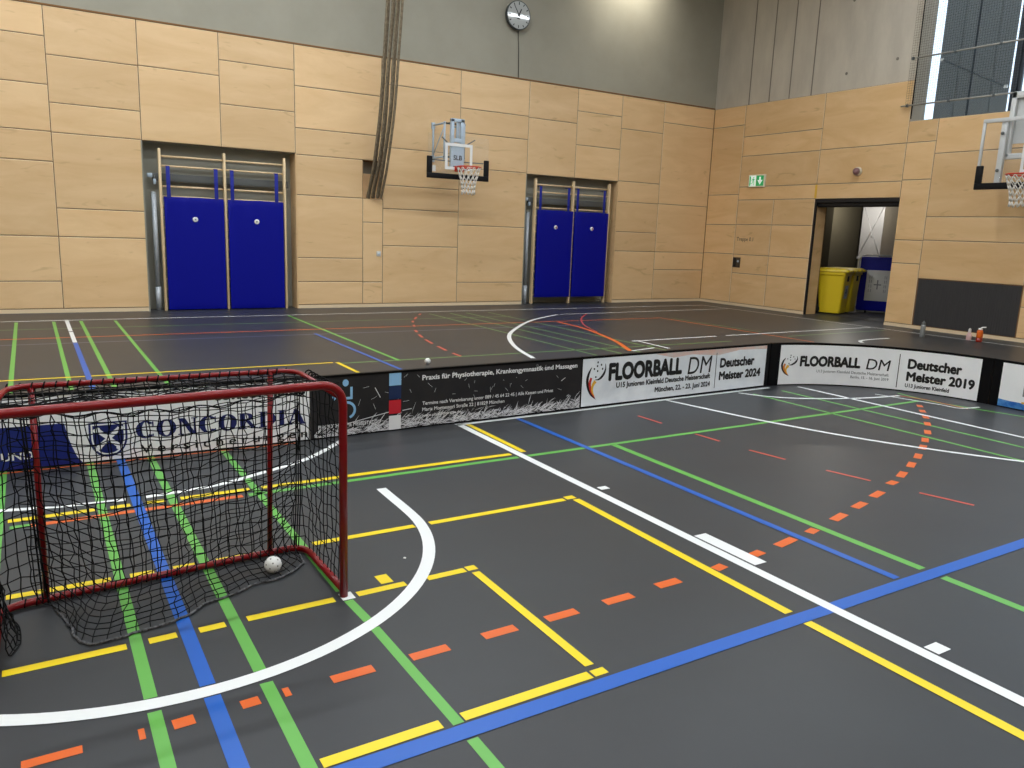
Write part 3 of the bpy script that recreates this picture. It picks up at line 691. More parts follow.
b_.build('lift_carriage', M['steel_w'], t)
b_ = MB(); b_.tube([(-.3, .1, 3.55), (.05, .09, 3.85)], .03, 8); b_.tube([(.3, .1, 3.55), (-.05, .09, 3.85)], .03, 8); b_.tube([(0, .09, 3.1), (0, .09, 3.85)], .03, 8); b_.build('crank_rods', M['steel_w'], t)
for sx in (-1, 1):
    b_ = MB(); x = sx*.31
    b_.tube([(x, .15, 4.3), (x, .80, 4.3)], .03, 8); b_.tube([(x, .15, 3.6), (x, .80, 3.6)], .03, 8); b_.tube([(x, .2, 3.65), (x, .78, 4.25)], .016, 8)
    b_.rbox(x-.06, x+.06, .76, .80, 3.5, 4.4, .006); b_.build('wall_arm', M['steel_w'], t)
rim_and_net(t, -.01, 3.08, .265)

# ---- clock and its cable
t = thing('wall_clock', 'round grey faced clock high on the grey upper wall', 'clock', (9.9, WY-.005, 6.6))
T = Euler((PI/2, 0, 0)).to_matrix()
b_ = MB(); b_.lathe([(.26, -.02), (.3, .0), (.31, .05), (.315, .10), (.302, .112), (.292, .10), (.0, .10)], (0, 0, 0), 40, T=T); b_.build('case', M['clock_rim'], t)
b_ = MB(); b_.lathe([(.292, 0), (.292, .003), (.0, .003)], (0, -.10, 0), 40, T=T, smooth=False); fc = b_.build('dial', M['clock_face'], t)
b_ = MB(); fn = lambda s, z, d: (s, -.103-d, z)
for k in range(12):
    a = k*PI/6; l = .062 if k % 3 == 0 else .05; wd = .022
    band(b_, fn, [(math.sin(a)*.278, math.cos(a)*.278), (math.sin(a)*(.278-l), math.cos(a)*(.278-l))], wd, 0, .002)
b_.build('hour_marks', M['black'], fc)
b_ = MB(); disc(b_, fn, 0, -.075, .05, .014, 0, .002); b_.build('maker_mark', M['black'], fc)
b_ = MB(); a = R(26); band(b_, fn, [(-math.sin(a)*.03, -math.cos(a)*.03), (math.sin(a)*.15, math.cos(a)*.15)], [.03, .026], 0, .006); b_.build('hour_hand', M['black'], t)
b_ = MB(); a = R(-33); band(b_, fn, [(-math.sin(a)*.04, -math.cos(a)*.04), (math.sin(a)*.235, math.cos(a)*.235)], [.024, .018], 0, .009); disc(b_, fn, 0, 0, .018, .018, 0, .010); b_.build('minute_hand', M['black'], t)
b_ = MB(); b_.tube([(9.97, WY+.012, 6.30), (10.0, WY+.012, 5.9), (10.02, WY+.012, TOP+.03)], .01, 6)
tag(b_.build('cable', M['cable']), 'thin dark cable running down the wall under the clock', 'cable')

# ---- signs and small devices on the right wall
rfn = lambda y, z, d: (WX-d, y, z)
t = thing('exit_sign', 'green and white emergency exit sign on the right wood wall', 'exit sign', (WX, 14.71, 3.29))
fn = lambda s, z, d: (-.05-d, -s, z)
b_ = MB(); b_.rbox(-.05, 0, -.27, .27, -.16, .16, .008); b_.build('case', M['sign_case'], t)
b_ = MB(); poly(b_, fn, [(-.245, -.135), (-.02, -.135), (-.02, .135), (-.245, .135)], 0, .001)
poly(b_, fn, [(-.235, -.12), (-.19, -.12), (-.19, .12), (-.235, .12)], 1, .002)
disc(b_, fn, -.095, .082, .02, .02, 1, .002, 12); band(b_, fn, [(-.10, .055), (-.112, -.01)], .035, 1, .002); band(b_, fn, [(-.112, -.01), (-.075, -.06), (-.10, -.115)], .018, 1, .002)
band(b_, fn, [(-.112, -.01), (-.14, -.06), (-.18, -.075)], .018, 1, .002); band(b_, fn, [(-.10, .05), (-.06, .02), (-.045, .04)], .014, 1, .002); band(b_, fn, [(-.105, .05), (-.15, .03), (-.16, -.005)], .014, 1, .002)
b_.build('running_figure_panel', [M['sign_white'], M['green_sign']], t)
b_ = MB(); poly(b_, fn, [(-.01, -.13), (.235, -.13), (.235, .13), (-.01, .13)], 0, .001)
poly(b_, fn, [(.09, .10), (.14, .10), (.14, .02), (.205, .02), (.115, -.10), (.03, .02), (.09, .02)], 1, .002)
b_.build('arrow_panel', [M['green_sign'], M['sign_white']], t)
b_ = MB(); text(b_, lambda s, z, d: (WX-d, 15.25-s, z), 'Treppe 0.1', 0, .57, 1.74, 1.84, .01)
tag(b_.build('wall_lettering', M['plate']), 'small dark lettering on the wood wall above the switch', 'lettering')
t = thing('switch_panel', 'dark metal switch plate on the right wood wall below the lettering', 'switch', (WX, 15.18, 1.165))
b_ = MB(); b_.rbox(-.02, 0, -.125, .125, -.135, .135, .005); b_.build('plate', M['plate'], t)
b_ = MB(); b_.rbox(-.028, -.018, .01, .105, -.115, .115, .004); b_.build('switch_block', M['black'], t)
b_ = MB(); b_.lathe([(.03, 0), (.03, .012), (.0, .012)], (-.02, -.06, .03), 14, T=Euler((0, -PI/2, 0)).to_matrix()); b_.build('key_switch', M['steel'], t)
t = thing('alarm_beacon', 'small round mauve alarm beacon above the storeroom opening', 'beacon', (WX, 11.77, 3.4))
T = Euler((0, -PI/2, 0)).to_matrix()
b_ = MB(); b_.lathe([(.10, 0), (.10, .04), (.085, .05)], (0, 0, 0), 20, T=T); b_.build('base', M['sign_case'], t)
b_ = MB(); b_.lathe([(.08, .05), (.078, .10), (.055, .135), (.0, .145)], (0, 0, 0), 20, T=T); b_.build('lens', M['beacon'], t)
b_ = MB(); poly(b_, lambda s, z, d: (WX-d, s, z), [(12.84, 2.82), (12.90, 2.82), (12.90, 3.14), (12.84, 3.14)], 0, .0015)
b_.box(WX-.003, WX, 12.84, 12.90, 2.82, 3.14)
tag(b_.build('tape_strip', M['yellow_mark']), 'short yellow tape strip above the corner of the storeroom opening', 'tape')
t = thing('wall_socket', 'small pale socket plate on the narrow wood strip below the ropes', 'socket', (6.575, WY, 1.17))
b_ = MB(); b_.rbox(-.05, .05, -.015, 0, -.055, .055, .006); b_.build('plate', M['placard'], t)
b_ = MB(); b_.lathe([(.025, 0), (.022, .006), (.0, .004)], (0, -.015, 0), 12, T=Euler((PI/2, 0, 0)).to_matrix()); b_.build('insert', M['steel'], t)

# ---- wheelie bins and the mat trolley in the storeroom
def bin_(name, label, loc, rz, sticker):
    t = thing(name, label, 'bin', loc, rz, 'yellow wheelie bins'); t.scale = (1.02, 1.02, 1.02)
    bw, bd, h = .60, .66, 1.02
    def ringp(sw, sd, y0, z, r=.06):
        pts = []
        for cx, cy, a0 in ((sw/2-r, sd/2-r, 0), (-sw/2+r, sd/2-r, 90), (-sw/2+r, -sd/2+r, 180), (sw/2-r, -sd/2+r, 270)):
            for k in range(5): a = R(a0+k*22.5); pts.append((cx+r*math.cos(a), cy+r*math.sin(a)+y0, z))
        return pts
    lv = [ringp(.48, .5, 0, .04), ringp(.49, .52, 0, .06), ringp(.58, .66, .02, .95), ringp(.60, .68, .02, .97), ringp(.64, .72, .02, .98), ringp(.64, .72, .02, 1.04)]
    m_ = MB(); vs = [p for r_ in lv for p in r_]; fs = []
    for i in range(len(lv)-1):
        for k in range(20): fs.append((i*20+k, i*20+(k+1) % 20, (i+1)*20+(k+1) % 20, (i+1)*20+k))
    fs += [tuple(range(20))[::-1], tuple(100+k for k in range(20))]
    m_.add(vs, fs); m_.build('body', M['yellow_bin'], t)
    l_ = MB(); lv = [ringp(.66, .78, -.01, 1.045), ringp(.68, .80, -.01, 1.06), ringp(.66, .78, -.01, 1.10), ringp(.56, .66, 0, 1.135)]
    vs = [p for r_ in lv for p in r_]; fs = []
    for i in range(3):
        for k in range(20): fs.append((i*20+k, i*20+(k+1) % 20, (i+1)*20+(k+1) % 20, (i+1)*20+k))
    fs += [tuple(range(20))[::-1], tuple(60+k for k in range(20))]
    l_.add(vs, fs); li = l_.build('lid', M['yellow_lid'], t)
    h_ = MB()
    for x in (-.15, .15): h_.rbox(x-.07, x+.07, -.45, -.36, 1.06, 1.10, .012)
    h_.build('lid_handle', M['yellow_lid'], li)
    for sx in (-1, 1):
        w_ = MB(); w_.lathe([(.06, -.025), (.1, -.025), (.11, -.01), (.11, .01), (.1, .025), (.06, .025)], (sx*.27, .33, .11), 20, T=Euler((0, PI/2, 0)).to_matrix()); w_.build('wheel', M['rubber'], t)
    a_ = MB(); a_.tube([(-.27, .33, .11), (.27, .33, .11)], .014, 8); a_.rbox(-.24, .24, .25, .35, .05, .9, .02); a_.tube([(-.28, .42, 1.0), (.28, .42, 1.0)], .018, 8)
    for x in (-.27, .27): a_.tube([(x, .36, .98), (x, .42, 1.0)], .016, 8)
    a_.build('axle_frame', M['rubber'], t)
    s_ = MB(); f = lambda s, z, d: (s, -.262-.05*(z-.06)/.89-d, z)
    s_.box(-.06, .06, -.315, -.29, .82, .95)
    s_.build('slot', M['rubber'], t)
    if sticker:
        s_ = MB(); poly(s_, f, [(-.13, .40), (.09, .40), (.09, .72), (-.13, .72)], 0, .006); text(s_, f, 'A', -.09, .05, .5, .64, .05, 0, 1, .008); s_.build('sticker', [M['sticker'], M['black']], t)
    return t
bin_('wheelie_bin', 'yellow wheelie bin in the storeroom opening, nearest the hall', (17.40, 12.80, 0), R(18), True)
bin_('wheelie_bin', 'yellow wheelie bin in the storeroom, between the front bin and the blue trolley', (18.075, 13.02, 0), R(18), False)
t = thing('mat_trolley', 'tall dark blue mat trolley with a grey placard in the storeroom', 'trolley', (18.92, 12.30, 0), R(-60))
b_ = MB(); b_.rbox(-.74, .62, .0, .35, .06, 1.46, .05, 3); b_.build('blue_cover', M['mat_blue'], t)
b_ = MB(); b_.rbox(-.72, .60, .02, .33, .035, .07, .01); b_.build('base_frame', M['rail'], t)
for x in (-.5, .5):
    for y in (.06, .29):
        w_ = MB(); w_.lathe([(.02, -.02), (.045, -.02), (.05, 0), (.045, .02), (.02, .02)], (x, y, .05), 14, T=Euler((0, PI/2, 0)).to_matrix()); w_.build('wheel', M['rubber'], t)
b_ = MB(); b_.tube(arc_pts([(-.79, .1, .2), (-.79, .1, 1.40), (-.68, .1, 1.50), (.5, .1, 1.50)], .06), .022, 8); b_.build('handle', M['steel_w'], t)
b_ = MB(); b_.rbox(-.56, .0, -.008, .004, .33, 1.12, .003); pl = b_.build('placard', M['placard'], t)
b_ = MB(); f = lambda s, z, d: (s, -.008-d, z); k = .28
band(b_, f, [(-k, .63), (-k, .87)], .03, 0, .002); band(b_, f, [(-k-.09, .75), (-k+.09, .75)], .03, 0, .0022)
for s in (-.48, -.43, -.12, -.08):
    for z in (.55, .67, .79, .9): band(b_, f, [(s, z), (s, z+.08)], .012, 0, .002)
b_.build('placard_print', M['pgrey'], pl)

# ---- bottles on the floor by the right wall
t = thing('water_flask', 'grey steel drinking flask on the floor before the dark grille', 'flask', (15.02, 8.93, 0))
b_ = MB(); b_.lathe([(.042, 0), (.046, .01), (.046, .22), (.036, .25)]); b_.build('body', M['flask'], t)
b_ = MB(); b_.lathe([(.034, .25), (.036, .26), (.034, .295), (.018, .305), (.014, .32)]); b_.build('cap', M['rail'], t)
t = thing('water_bottle', 'small pale pink bottle on the floor beside the orange bottle', 'bottle', (15.62, 8.34, 0), 0, 'plastic bottles by the right wall')
b_ = MB(); b_.lathe([(.046, 0), (.05, .01), (.05, .09), (.036, .12), (.03, .15)]); b_.build('body', M['pinkb'], t)
b_ = MB(); b_.lathe([(.026, .15), (.028, .155), (.026, .21), (.012, .23)]); b_.build('cap', M['placard'], t)
t = thing('water_bottle', 'orange drinking bottle with straw spout on the floor', 'bottle', (15.52, 8.09, 0), 0, 'plastic bottles by the right wall')
b_ = MB(); b_.lathe([(.05, 0), (.055, .01), (.055, .08)]); b_.build('base', M['redb'], t)
b_ = MB(); b_.lathe([(.055, .08), (.056, .1), (.054, .2), (.04, .235)]); b_.build('body', M['orangeb'], t)
b_ = MB(); b_.lathe([(.042, .235), (.042, .255), (.03, .265)]); b_.tube([(0, 0, .26), (.0, -.03, .285), (.0, -.10, .295)], .011, 8); b_.build('cap', M['white'], t)

# ================================================================== RINK BOARDS
HB = .535
def sfn(A, B, O):
    A = Vector((*A, 0)); B = Vector((*B, 0)); u = (B-A).normalized(); nrm = Vector((u.y, -u.x, 0))
    return lambda s, z, d: A+u*s+nrm*d+Vector((0, 0, z))-Vector(O)
ARC_C, ARC_R = Vector((7.55, 4.65, 0)), 1.78
def afn(O):
    """s is the angle in degrees; d is towards the rink"""
    def f(a, z, d):
        rr = ARC_R-d; return ARC_C+Vector((rr*math.cos(R(a)), rr*math.sin(R(a)), z))-Vector(O)
    return f
def ext(mb, fn, s0, s1, z0, z1, d0, d1, n=1, mi=0):
    """block between two distances from the face"""
    for i in range(n):
        a, b = s0+(s1-s0)*i/n, s0+(s1-s0)*(i+1)/n
        vs = [fn(s, z, d) for s in (a, b) for d in (d0, d1) for z in (z0, z1)]
        fs = [(0, 1, 3, 2)] if i == 0 else []
        fs += [(0, 4, 5, 1), (2, 3, 7, 6), (0, 2, 6, 4), (1, 5, 7, 3)]
        if i == n-1: fs.append((4, 6, 7, 5))
        mb.add(vs, fs, mi)
def board(label, fn, s0, s1, n, loc, body, gap=.006):
    t = thing('rink_board', label, 'rink board', loc, 0, 'floorball rink boards')
    sg = 1 if s1 > s0 else -1; g = gap*sg
    b_ = MB(); ext(b_, fn, s0+g, s1-g, .012, HB-.02, -.03, 0, n); b_.build('panel', body, t)
    b_ = MB(); ext(b_, fn, s0+g, s1-g, HB-.02, HB, -.036, .005, n); b_.build('top_edge', M['core'], t)
    b_ = MB(); ext(b_, fn, s0+g, s1-g, 0, .012, -.03, .0, n); b_.build('bottom_edge', M['core'], t)
    for f in (.15, .85):
        s = s0+(s1-s0)*f; q = MB(); e = .02 if n == 1 else .7
        ext(q, fn, s-e*sg, s+e*sg, 0, .03, -.22, -.03); ext(q, fn, s-e*sg, s+e*sg, .03, .40, -.05, -.03); q.build('rear_foot', M['core'], t)
    return t
A_, B_, C_, D_ = (-1.15, 6.22), (1.88, 6.175), (4.71, 6.29), (7.66, 6.428)
dist = lambda a, b: math.hypot(a[0]-b[0], a[1]-b[1])

# -- Concordia board
loc = (.365, 6.20, 0); fn = sfn(A_, B_, loc); Lc = dist(A_, B_)
t = board('white rink board with navy serif lettering and shield behind the goal net', fn, 0, Lc, 1, loc, M['bwhite'])
b_ = MB(); poly(b_, fn, [(.012, .012), (1.379, .012), (1.345, .06), (1.322, .127), (1.30, .2), (1.279, .31), (.012, .315)], 0, .002); b_.build('blue_block', M['blockblue'], t)
b_ = MB(); text(b_, fn, 'UND', .891, 1.081, .075, .132, .02, 0, 0, .004); text(b_, fn, 'VERB', .58, .865, .085, .14, .02, 0, 0, .004) if False else None
b_.build('block_lettering', M['pwhite'], t)
# shield with crossed bones-like saltire
b_ = MB()
def shield(x0, x1, z0, z1):
    pts = [(x0, z1), (x1, z1)]
    for k in range(0, 11):
        u = k/10; pts.append((x1-(x1-x0)/2*u**1.8, z1-(z1-z0)*(.45+.55*math.sin(u*PI/2))))
    for k in range(9, -1, -1):
        u = k/10; pts.append((x0+(x1-x0)/2*u**1.8, z1-(z1-z0)*(.45+.55*math.sin(u*PI/2))))
    return pts
poly(b_, fn, shield(1.428, 1.677, .036, .296), 0, .002); poly(b_, fn, shield(1.442, 1.663, .05, .284), 1, .003); poly(b_, fn, shield(1.453, 1.652, .062, .274), 0, .004)
for s in (-1, 1):
    c0 = (1.5525-s*.075, .245); c1 = (1.5525+s*.07, .108)
    band(b_, fn, [c0, ((c0[0]+c1[0])/2, (c0[1]+c1[1])/2), c1], [.032, .028, .032], 1, .005+.0005*s)
    for c in (c0, c1): disc(b_, fn, c[0]+.010, c[1], .014, .014, 1, .0058, 12); disc(b_, fn, c[0]-.010, c[1]-.008, .014, .014, 1, .0060, 12)
b_.build('shield_emblem', [M['navy'], M['bwhite']], t)
# serif capitals drawn as strokes
b_ = MB()
def ell(cx, rx, ry, th, t0, t1, sx0, hz, n=24):
    out = []; inn = []
    for k in range(n+1):
        a = R(t0+(t1-t0)*k/n); out.append((cx+rx*math.cos(a), .5+ry*math.sin(a))); inn.append((cx+(rx-th)*math.cos(a), .5+(ry-.07)*math.sin(a)))
    return [[out[k], out[k+1], inn[k+1], inn[k]] for k in range(n)]
def rc(x0, x1, y0, y1): return [[(x0, y0), (x1, y0), (x1, y1), (x0, y1)]]
def glyph(ch):
    if ch == 'C': return ell(.42, .42,   .52, .26, 40, 320, 0, 0)+rc(.70, .76, .62, .95)+rc(.70, .75, .08, .22), .82
    if ch == 'O': return ell(.43, .43, .52, .26, 0, 360, 0, 0), .88
    if ch == 'N': return rc(.08, .17, 0, 1)+rc(.70, .79, 0, 1)+[[(.08, 1), (.32, 1), (.79, 0), (.56, 0)]]+rc(0, .24, 0, .06)+rc(.0, .2, .94, 1)+rc(.6, .88, .94, 1), .9
    if ch == 'R': return rc(.08, .32, 0, 1)+ell_half(.3, .42, .74, .26)+[[(.34, .5), (.54, .5), (.86, 0), (.64, 0)]]+rc(0, .4, 0, .06)+rc(0, .3, .94, 1)+rc(.58, .92, 0, .06), .92
    if ch == 'D': return rc(.08, .32, 0, 1)+ell_half(.28, .56, .5, .5)+rc(0, .3, 0, .06)+rc(0, .3, .94, 1), .88
    if ch == 'I': return rc(.08, .32, 0, 1)+rc(0, .39, 0, .06)+rc(0, .39, .94, 1), .42
    if ch == 'A': return [[(.36, 1), (.46, 1), (.15, 0), (.07, 0)], [(.32, 1), (.54, 1), (.90, 0), (.62, 0)]]+rc(.2, .66, .28, .35)+rc(-.02, .26, 0, .06)+rc(.54, .96, 0, .06), .95
def ell_half(x0, rx, cy, ry):
    out = []; n = 14
    for k in range(n):
        q = []
        for j in (k, k+1):
            a = R(-90+180*j/n); q.append(((x0+rx*math.cos(a), cy+ry*math.sin(a)), (x0+max(rx-.24, .05)*math.cos(a), cy+(ry-.065)*math.sin(a))))
        out.append([q[0][0], q[1][0], q[1][1], q[0][1]])
    return out
word = 'CONCORDIA'; tot = sum(glyph(c)[1] for c in word)+.05*(len(word)-1); x = 0; s0, s1 = 1.733, 2.993
for ch in word:
    g_, wd = glyph(ch)
    for q in g_:
        pts = []
        for px, py in q:
            f = (x+px)/tot; lo_ = .150+.0*f; pts.append((s0+(s1-s0)*f, lo_+py*.128))
        poly(b_, fn, pts, 0, .003)
    x += wd+.05
b_.build('name_lettering', M['navy'], t)
b_ = MB(); text(b_, fn, 'Versicherungen', 1.757, 3.003, .036, .102, .008, 0, 0, .003, space=1.5); b_.build('subtitle_lettering', M['pblack'], t)
b_ = MB(); text(b_, fn, 'concordia.de', 2.28, 2.99, .395, .485, .035, 0, 0, .003)
b_.build('web_lettering', M['pblack'], t)

# -- physiotherapy board
loc = (3.3, 6.24, 0); fn = sfn(B_, C_, loc); Lp = dist(B_, C_); X = lambda x: (x-1.88)*Lp/(4.71-1.88)
t = board('charcoal rink board with white physiotherapy lettering and four coloured squares', fn, 0, Lp, 1, loc, M['charcoal'])
b_ = MB()
for (z0, z1, m) in ((.405, .52, 0), (.285, .402, 1), (.155, .275, 2), (.012, .138, 3)): poly(b_, fn, [(X(2.58), z0), (X(2.695), z0), (X(2.695), z1), (X(2.58), z1)], m, .0035)
b_.build('colour_squares', [M['skyblue'], M['sqnavy'], M['sqred'], M['pwhite']], t)
b_ = MB(); disc(b_, fn, X(2.185), .462, .027, .03, 0, .003)
band(b_, fn, [(X(2.185), .330), (X(2.246), .330)], .022, 0, .003); band(b_, fn, [(X(2.236), .330), (X(2.236), .425)], .022, 0, .0032)
band(b_, fn, [(X(2.192)+.074*math.cos(R(a)), .226+.068*math.sin(R(a))) for a in range(100, -75, -12)], .022, 0, .003)
band(b_, fn, [(X(2.125)+.05*math.cos(R(a)), .372+.06*math.sin(R(a))) for a in range(150, 232, 10)], .022, 0, .003)
b_.build('logo', M['skyblue'], t)
b_ = MB(); text(b_, fn, 'Praxis für Physiotherapie, Krankengymnastik und Massagen', X(2.90), X(4.645), .432, .478, .028, 0, 0, .003)
text(b_, fn, 'Termine nach Vereinbarung unter 089 / 45 64 22 45 | Alle Kassen und Privat', X(2.903), X(4.353), .206, .238, .012, 0, 0, .005)
text(b_, fn, 'Maria Montessori Straße 22 | 81829 München', X(2.903), X(3.777), .150, .182, .012, 0, 0, .005)
text(b_, fn, 'www.physiotherapie.de', X(2.903), X(3.301), .098, .124, .012, 0, 0, .005)
text(b_, fn, 'PHYSIOTHERAPIE MESSESTADT', X(1.945), X(2.469), .086, .118, .015, 0, 0, .005)
b_.build('lettering', M['pwhite'], t)
b_ = MB()
rnd = random.Random(3)
for k in range(1050):
    s = rnd.uniform(.02, Lp-.02); dens = (.35+.6*min(1, max(0, (s-.3)/1.4)))
    z = .014+abs(rnd.gauss(0, .052))*dens*(1.1+.5*math.sin(s*2.1+.4))
    if z > .19: continue
    l = rnd.uniform(.02, .115); a = R(rnd.gauss(28, 24))*(1 if rnd.random() < .72 else -1)
    p1 = (min(s+l*math.cos(a), Lp-.01), max(.013, z+l*math.sin(a)))
    band(b_, fn, [(s, z), ((s+p1[0])/2, (z+p1[1])/2+.003), p1], [.001, rnd.uniform(.002, .0085), .001], 0, .002+.0000006*k)
for k in range(40):
    s = rnd.uniform(.3, Lp-.1); z = rnd.uniform(.2, .48); l = rnd.uniform(.01, .07); a = rnd.uniform(0, PI)
    band(b_, fn, [(s, z), (s+l*math.cos(a), max(.02, min(.5, z+l*math.sin(a))))], .0025, 0, .002)
for p in ((X(2.71), .175, X(2.80), .185), (X(4.45), .31, X(4.5), .34), (X(2.45), .40, X(2.5), .31), (X(2.2), .11, X(2.62), .18)): band(b_, fn, [p[:2], p[2:]], .007, 0, .0022)
b_.build('grass_print', M['scratch'], t)

# -- championship boards: shared artwork on different mappings
def ballmark(t, fn, cs, cz, rs, rz, colors):
    """ball emblem with a three-coloured swoosh, drawn in units of the ball's radius"""
    b_ = MB()
    def stroke(pts, ws, m, d):
        p = [(cs+rs*v.x, cz+rz*v.y) for v in smooth([(a, b, 0) for a, b in pts], 5)]
        n = len(p); k = len(ws)-1; wl = []
        for i in range(n):
            f = i/(n-1)*k; q = min(int(f), k-1); wl.append(rs*(ws[q]+(ws[q+1]-ws[q])*(f-q)))
        band(b_, fn, p, wl, m, d)
    stroke([(.95, .75), (1.02, .25), (.85, -.3), (.5, -.72), (.1, -.95), (-.35, -.95)], (.04, .14, .28, .28, .16, .03), 0, .003)
    stroke([(-.85, .45), (-1.2, -.2), (-1.36, -1.0), (-1.15, -1.9), (-.75, -2.6), (-.1, -3.15)], (.05, .28, .34, .30, .2, .02), 0, .0031)
    stroke([(-.85, -.7), (-1.02, -1.3), (-.9, -1.9), (-.6, -2.5), (-.2, -3.0)], (.28, .32, .28, .18, .02), 1, .0035)
    stroke([(-.28, -1.1), (-.58, -1.5), (-.68, -1.95), (-.55, -2.4), (-.3, -2.8)], (.42, .32, .26, .16, .02), 2, .0038)
    for dx, dz in ((-.1, .55), (.42, .65), (-.5, .25), (-.05, .0), (-.25, -.65), (-.05, .95), (.6, .2)): disc(b_, fn, cs+rs*dx, cz+rz*dz, rs*.1, rz*.12, 0, .003, 10)
    b_.build('ball_emblem', colors, t)
loc = (6.2, 6.36, 0); fn = sfn(C_, D_, loc); Ld = dist(C_, D_); X = lambda x: (x-4.71)*Ld/(7.66-4.71)
t = board('straight white rink board with wrinkled championship banner reading 2024', fn, 0, Ld, 1, loc, M['core'])
b_ = MB(); n = 30
ext(b_, fn, .008, X(7.585), .018, .512, 0, .0025, n); b_.build('banner', M['bwrink'], t)
b_ = MB(); poly(b_, fn, [(X(5.72), .511), (X(6.0), .455), (X(6.3), .475), (X(6.72), .44), (X(7.1), .485), (X(7.585), .47), (X(7.585), .511)], 0, .0029)
b_.build('banner_photo_print', M['ppink'], t)
ballmark(t, fn, X(4.92), .378, .10, .095, [M['pblack'], M['pred'], M['gold']])
b_ = MB(); text(b_, fn, 'FLOORBALL', X(5.066), X(6.145), .26, .451, .055, 0, 0, .0045); b_.build('title_lettering', M['pblack'], t)
b_ = MB(); text(b_, fn, 'DM', X(6.237), X(6.625), .25, .443, 0, .12, 0, .0045); b_.build('title_letters_thin', M['pblack'], t)
b_ = MB(); text(b_, fn, 'U15 Junioren Kleinfeld Deutsche Meisterschaft', X(5.18), X(6.612), .18, .238, .035, 0, 0, .0045); text(b_, fn, 'München, 22. - 23. Juni 2024', X(5.745), X(6.62), .085, .143, .035, 0, 0, .0045)
b_.build('date_lettering', M['pblack'], t)
b_ = MB(); band(b_, fn, [(X(6.698), .055), (X(6.698), .47)], .009, 0, .0045); b_.build('divider_line', M['pblack'], t)
b_ = MB(); text(b_, fn, 'Deutscher', X(6.765), X(7.37), .289, .403, .048, 0, 0, .0045); text(b_, fn, 'Meister 2024', X(6.763), X(7.50), .142, .244, .048, 0, 0, .0045); b_.build('champion_lettering', M['pblack'], t)

loc = (8.9, 5.9, 0); fn = afn(loc)
t = board('curved white corner rink board with championship lettering reading 2019', fn, 86.3, .2, 28, loc, M['core'], .15)
b_ = MB(); ext(b_, fn, 81.2, 4.3, .014, .507, 0, .0025, 28); b_.build('banner', M['bwhite'], t)
ballmark(t, lambda s, z, d: fn(81.2-math.degrees(s/ARC_R), z, d), .165, .317, .092, .0635, [M['pblack'], M['porange'], M['gold']])
b_ = MB(); text(b_, fn, 'FLOORBALL', 71.6, 46.9, .236, .37, .055, 0, 0, .0045); b_.build('title_lettering', M['pblack'], t)
b_ = MB(); text(b_, fn, 'DM', 44.7, 35.9, .232, .366, .004, .12, 0, .0045); b_.build('title_letters_thin', M['pblack'], t)
b_ = MB(); text(b_, fn, 'U13 Junioren Kleinfeld Deutsche Meisterschaft', 64.0, 36.1, .163, .198, .008, 0, 0, .0045); text(b_, fn, 'Berlin, 15. - 16. Juni 2019', 50.2, 36.0, .108, .141, .008, 0, 0, .0045)
b_.build('date_lettering', M['pgrey'], t)
b_ = MB(); band(b_, fn, [(32.9, .04), (32.9, .457)], .28, 0, .0045); b_.build('divider_line', M['pblack'], t)
b_ = MB(); text(b_, fn, 'Deutscher', 29.8, 10.8, .284, .409, .048, 0, 0, .0045); text(b_, fn, 'Meister 2019', 29.8, 5.7, .134, .251, .048, 0, 0, .0045)
b_.build('champion_lettering', M['pblack'], t)
b_ = MB(); text(b_, fn, 'U13 Junioren Kleinfeld', 29.9, 14.3, .055, .103, .03, 0, 0, .0045); b_.build('category_lettering', M['pblack'], t)

E_ = (9.333, 4.655); G_ = (9.333, 1.655)
loc = (9.35, 3.1, 0); fn0 = sfn(E_, G_, loc); fn = fn0
t = board('white rink board with blue wave stripe at the right picture edge', fn, 0, 3.0, 1, loc, M['core'])
b_ = MB(); ext(b_, fn, .10, 2.95, .014, .507, 0, .0025, 1); b_.build('banner', M['bwhite'], t)
b_ = MB(); pts = [(.10, .014), (2.95, .014)]
for k in range(24, -1, -1): s = .10+(2.85)*k/24; pts.append((s, .078+.014*math.sin(s*9)+.006*math.sin(s*23)))
poly(b_, fn, pts, 0, .003); b_.build('wave_stripe', M['wave'], t)
b_ = MB(); text(b_, fn, 'E', .35, .435, .16, .28, .02, 0, 0, .004); b_.build('lettering', M['pgrey'], t)
b_ = MB(); band(b_, fn, [(.35, .088), (.455, .10)], .02, 0, .004); b_.build('yellow_mark', M['gold'], t)

# ================================================================== GOAL
GO = Vector((.478, 3.38, 0))
t = thing('floorball_goal', 'red tubular floorball goal with black net at the left', 'goal', GO)
W_, H_, DB, DTp, DBL = .703, 1.046, .645, .57, .535
def db(x): return DBL+(DB-DBL)*(x+W_)/(2*W_)
b_ = MB(); b_.tube(arc_pts([(-W_, -.02, 0), (-W_, -.02, H_-.024), (W_, 0, H_-.003), (W_, 0, 0)], .11, 10), .0195, 14); b_.build('front_frame', M['red'], t)
b_ = MB(); b_.tube(arc_pts([(-W_, 0, .035), (-W_, DBL, .02), (W_, DB, .02), (W_, 0, .035)], .13, 8), .0175, 12); b_.build('base_frame', M['red'], t)
b_ = MB(); b_.tube(arc_pts([(-W_+.02, .01, H_-.06), (-.60, DTp, 1.012), (.65, DTp, 1.012), (W_-.02, .01, H_-.06)], .10, 8), .0125, 12); b_.build('top_frame', M['red'], t)
for x, xt in ((-.515, -.512), (.513, .522)):
    b_ = MB(); b_.tube([(xt, DTp, 1.012), (x, db(x)-.005, .03)], .0135, 10); b_.build('rear_strut', M['red'], t)
rn = random.Random(11)
def lerp(a, b, t): return a+(b-a)*t
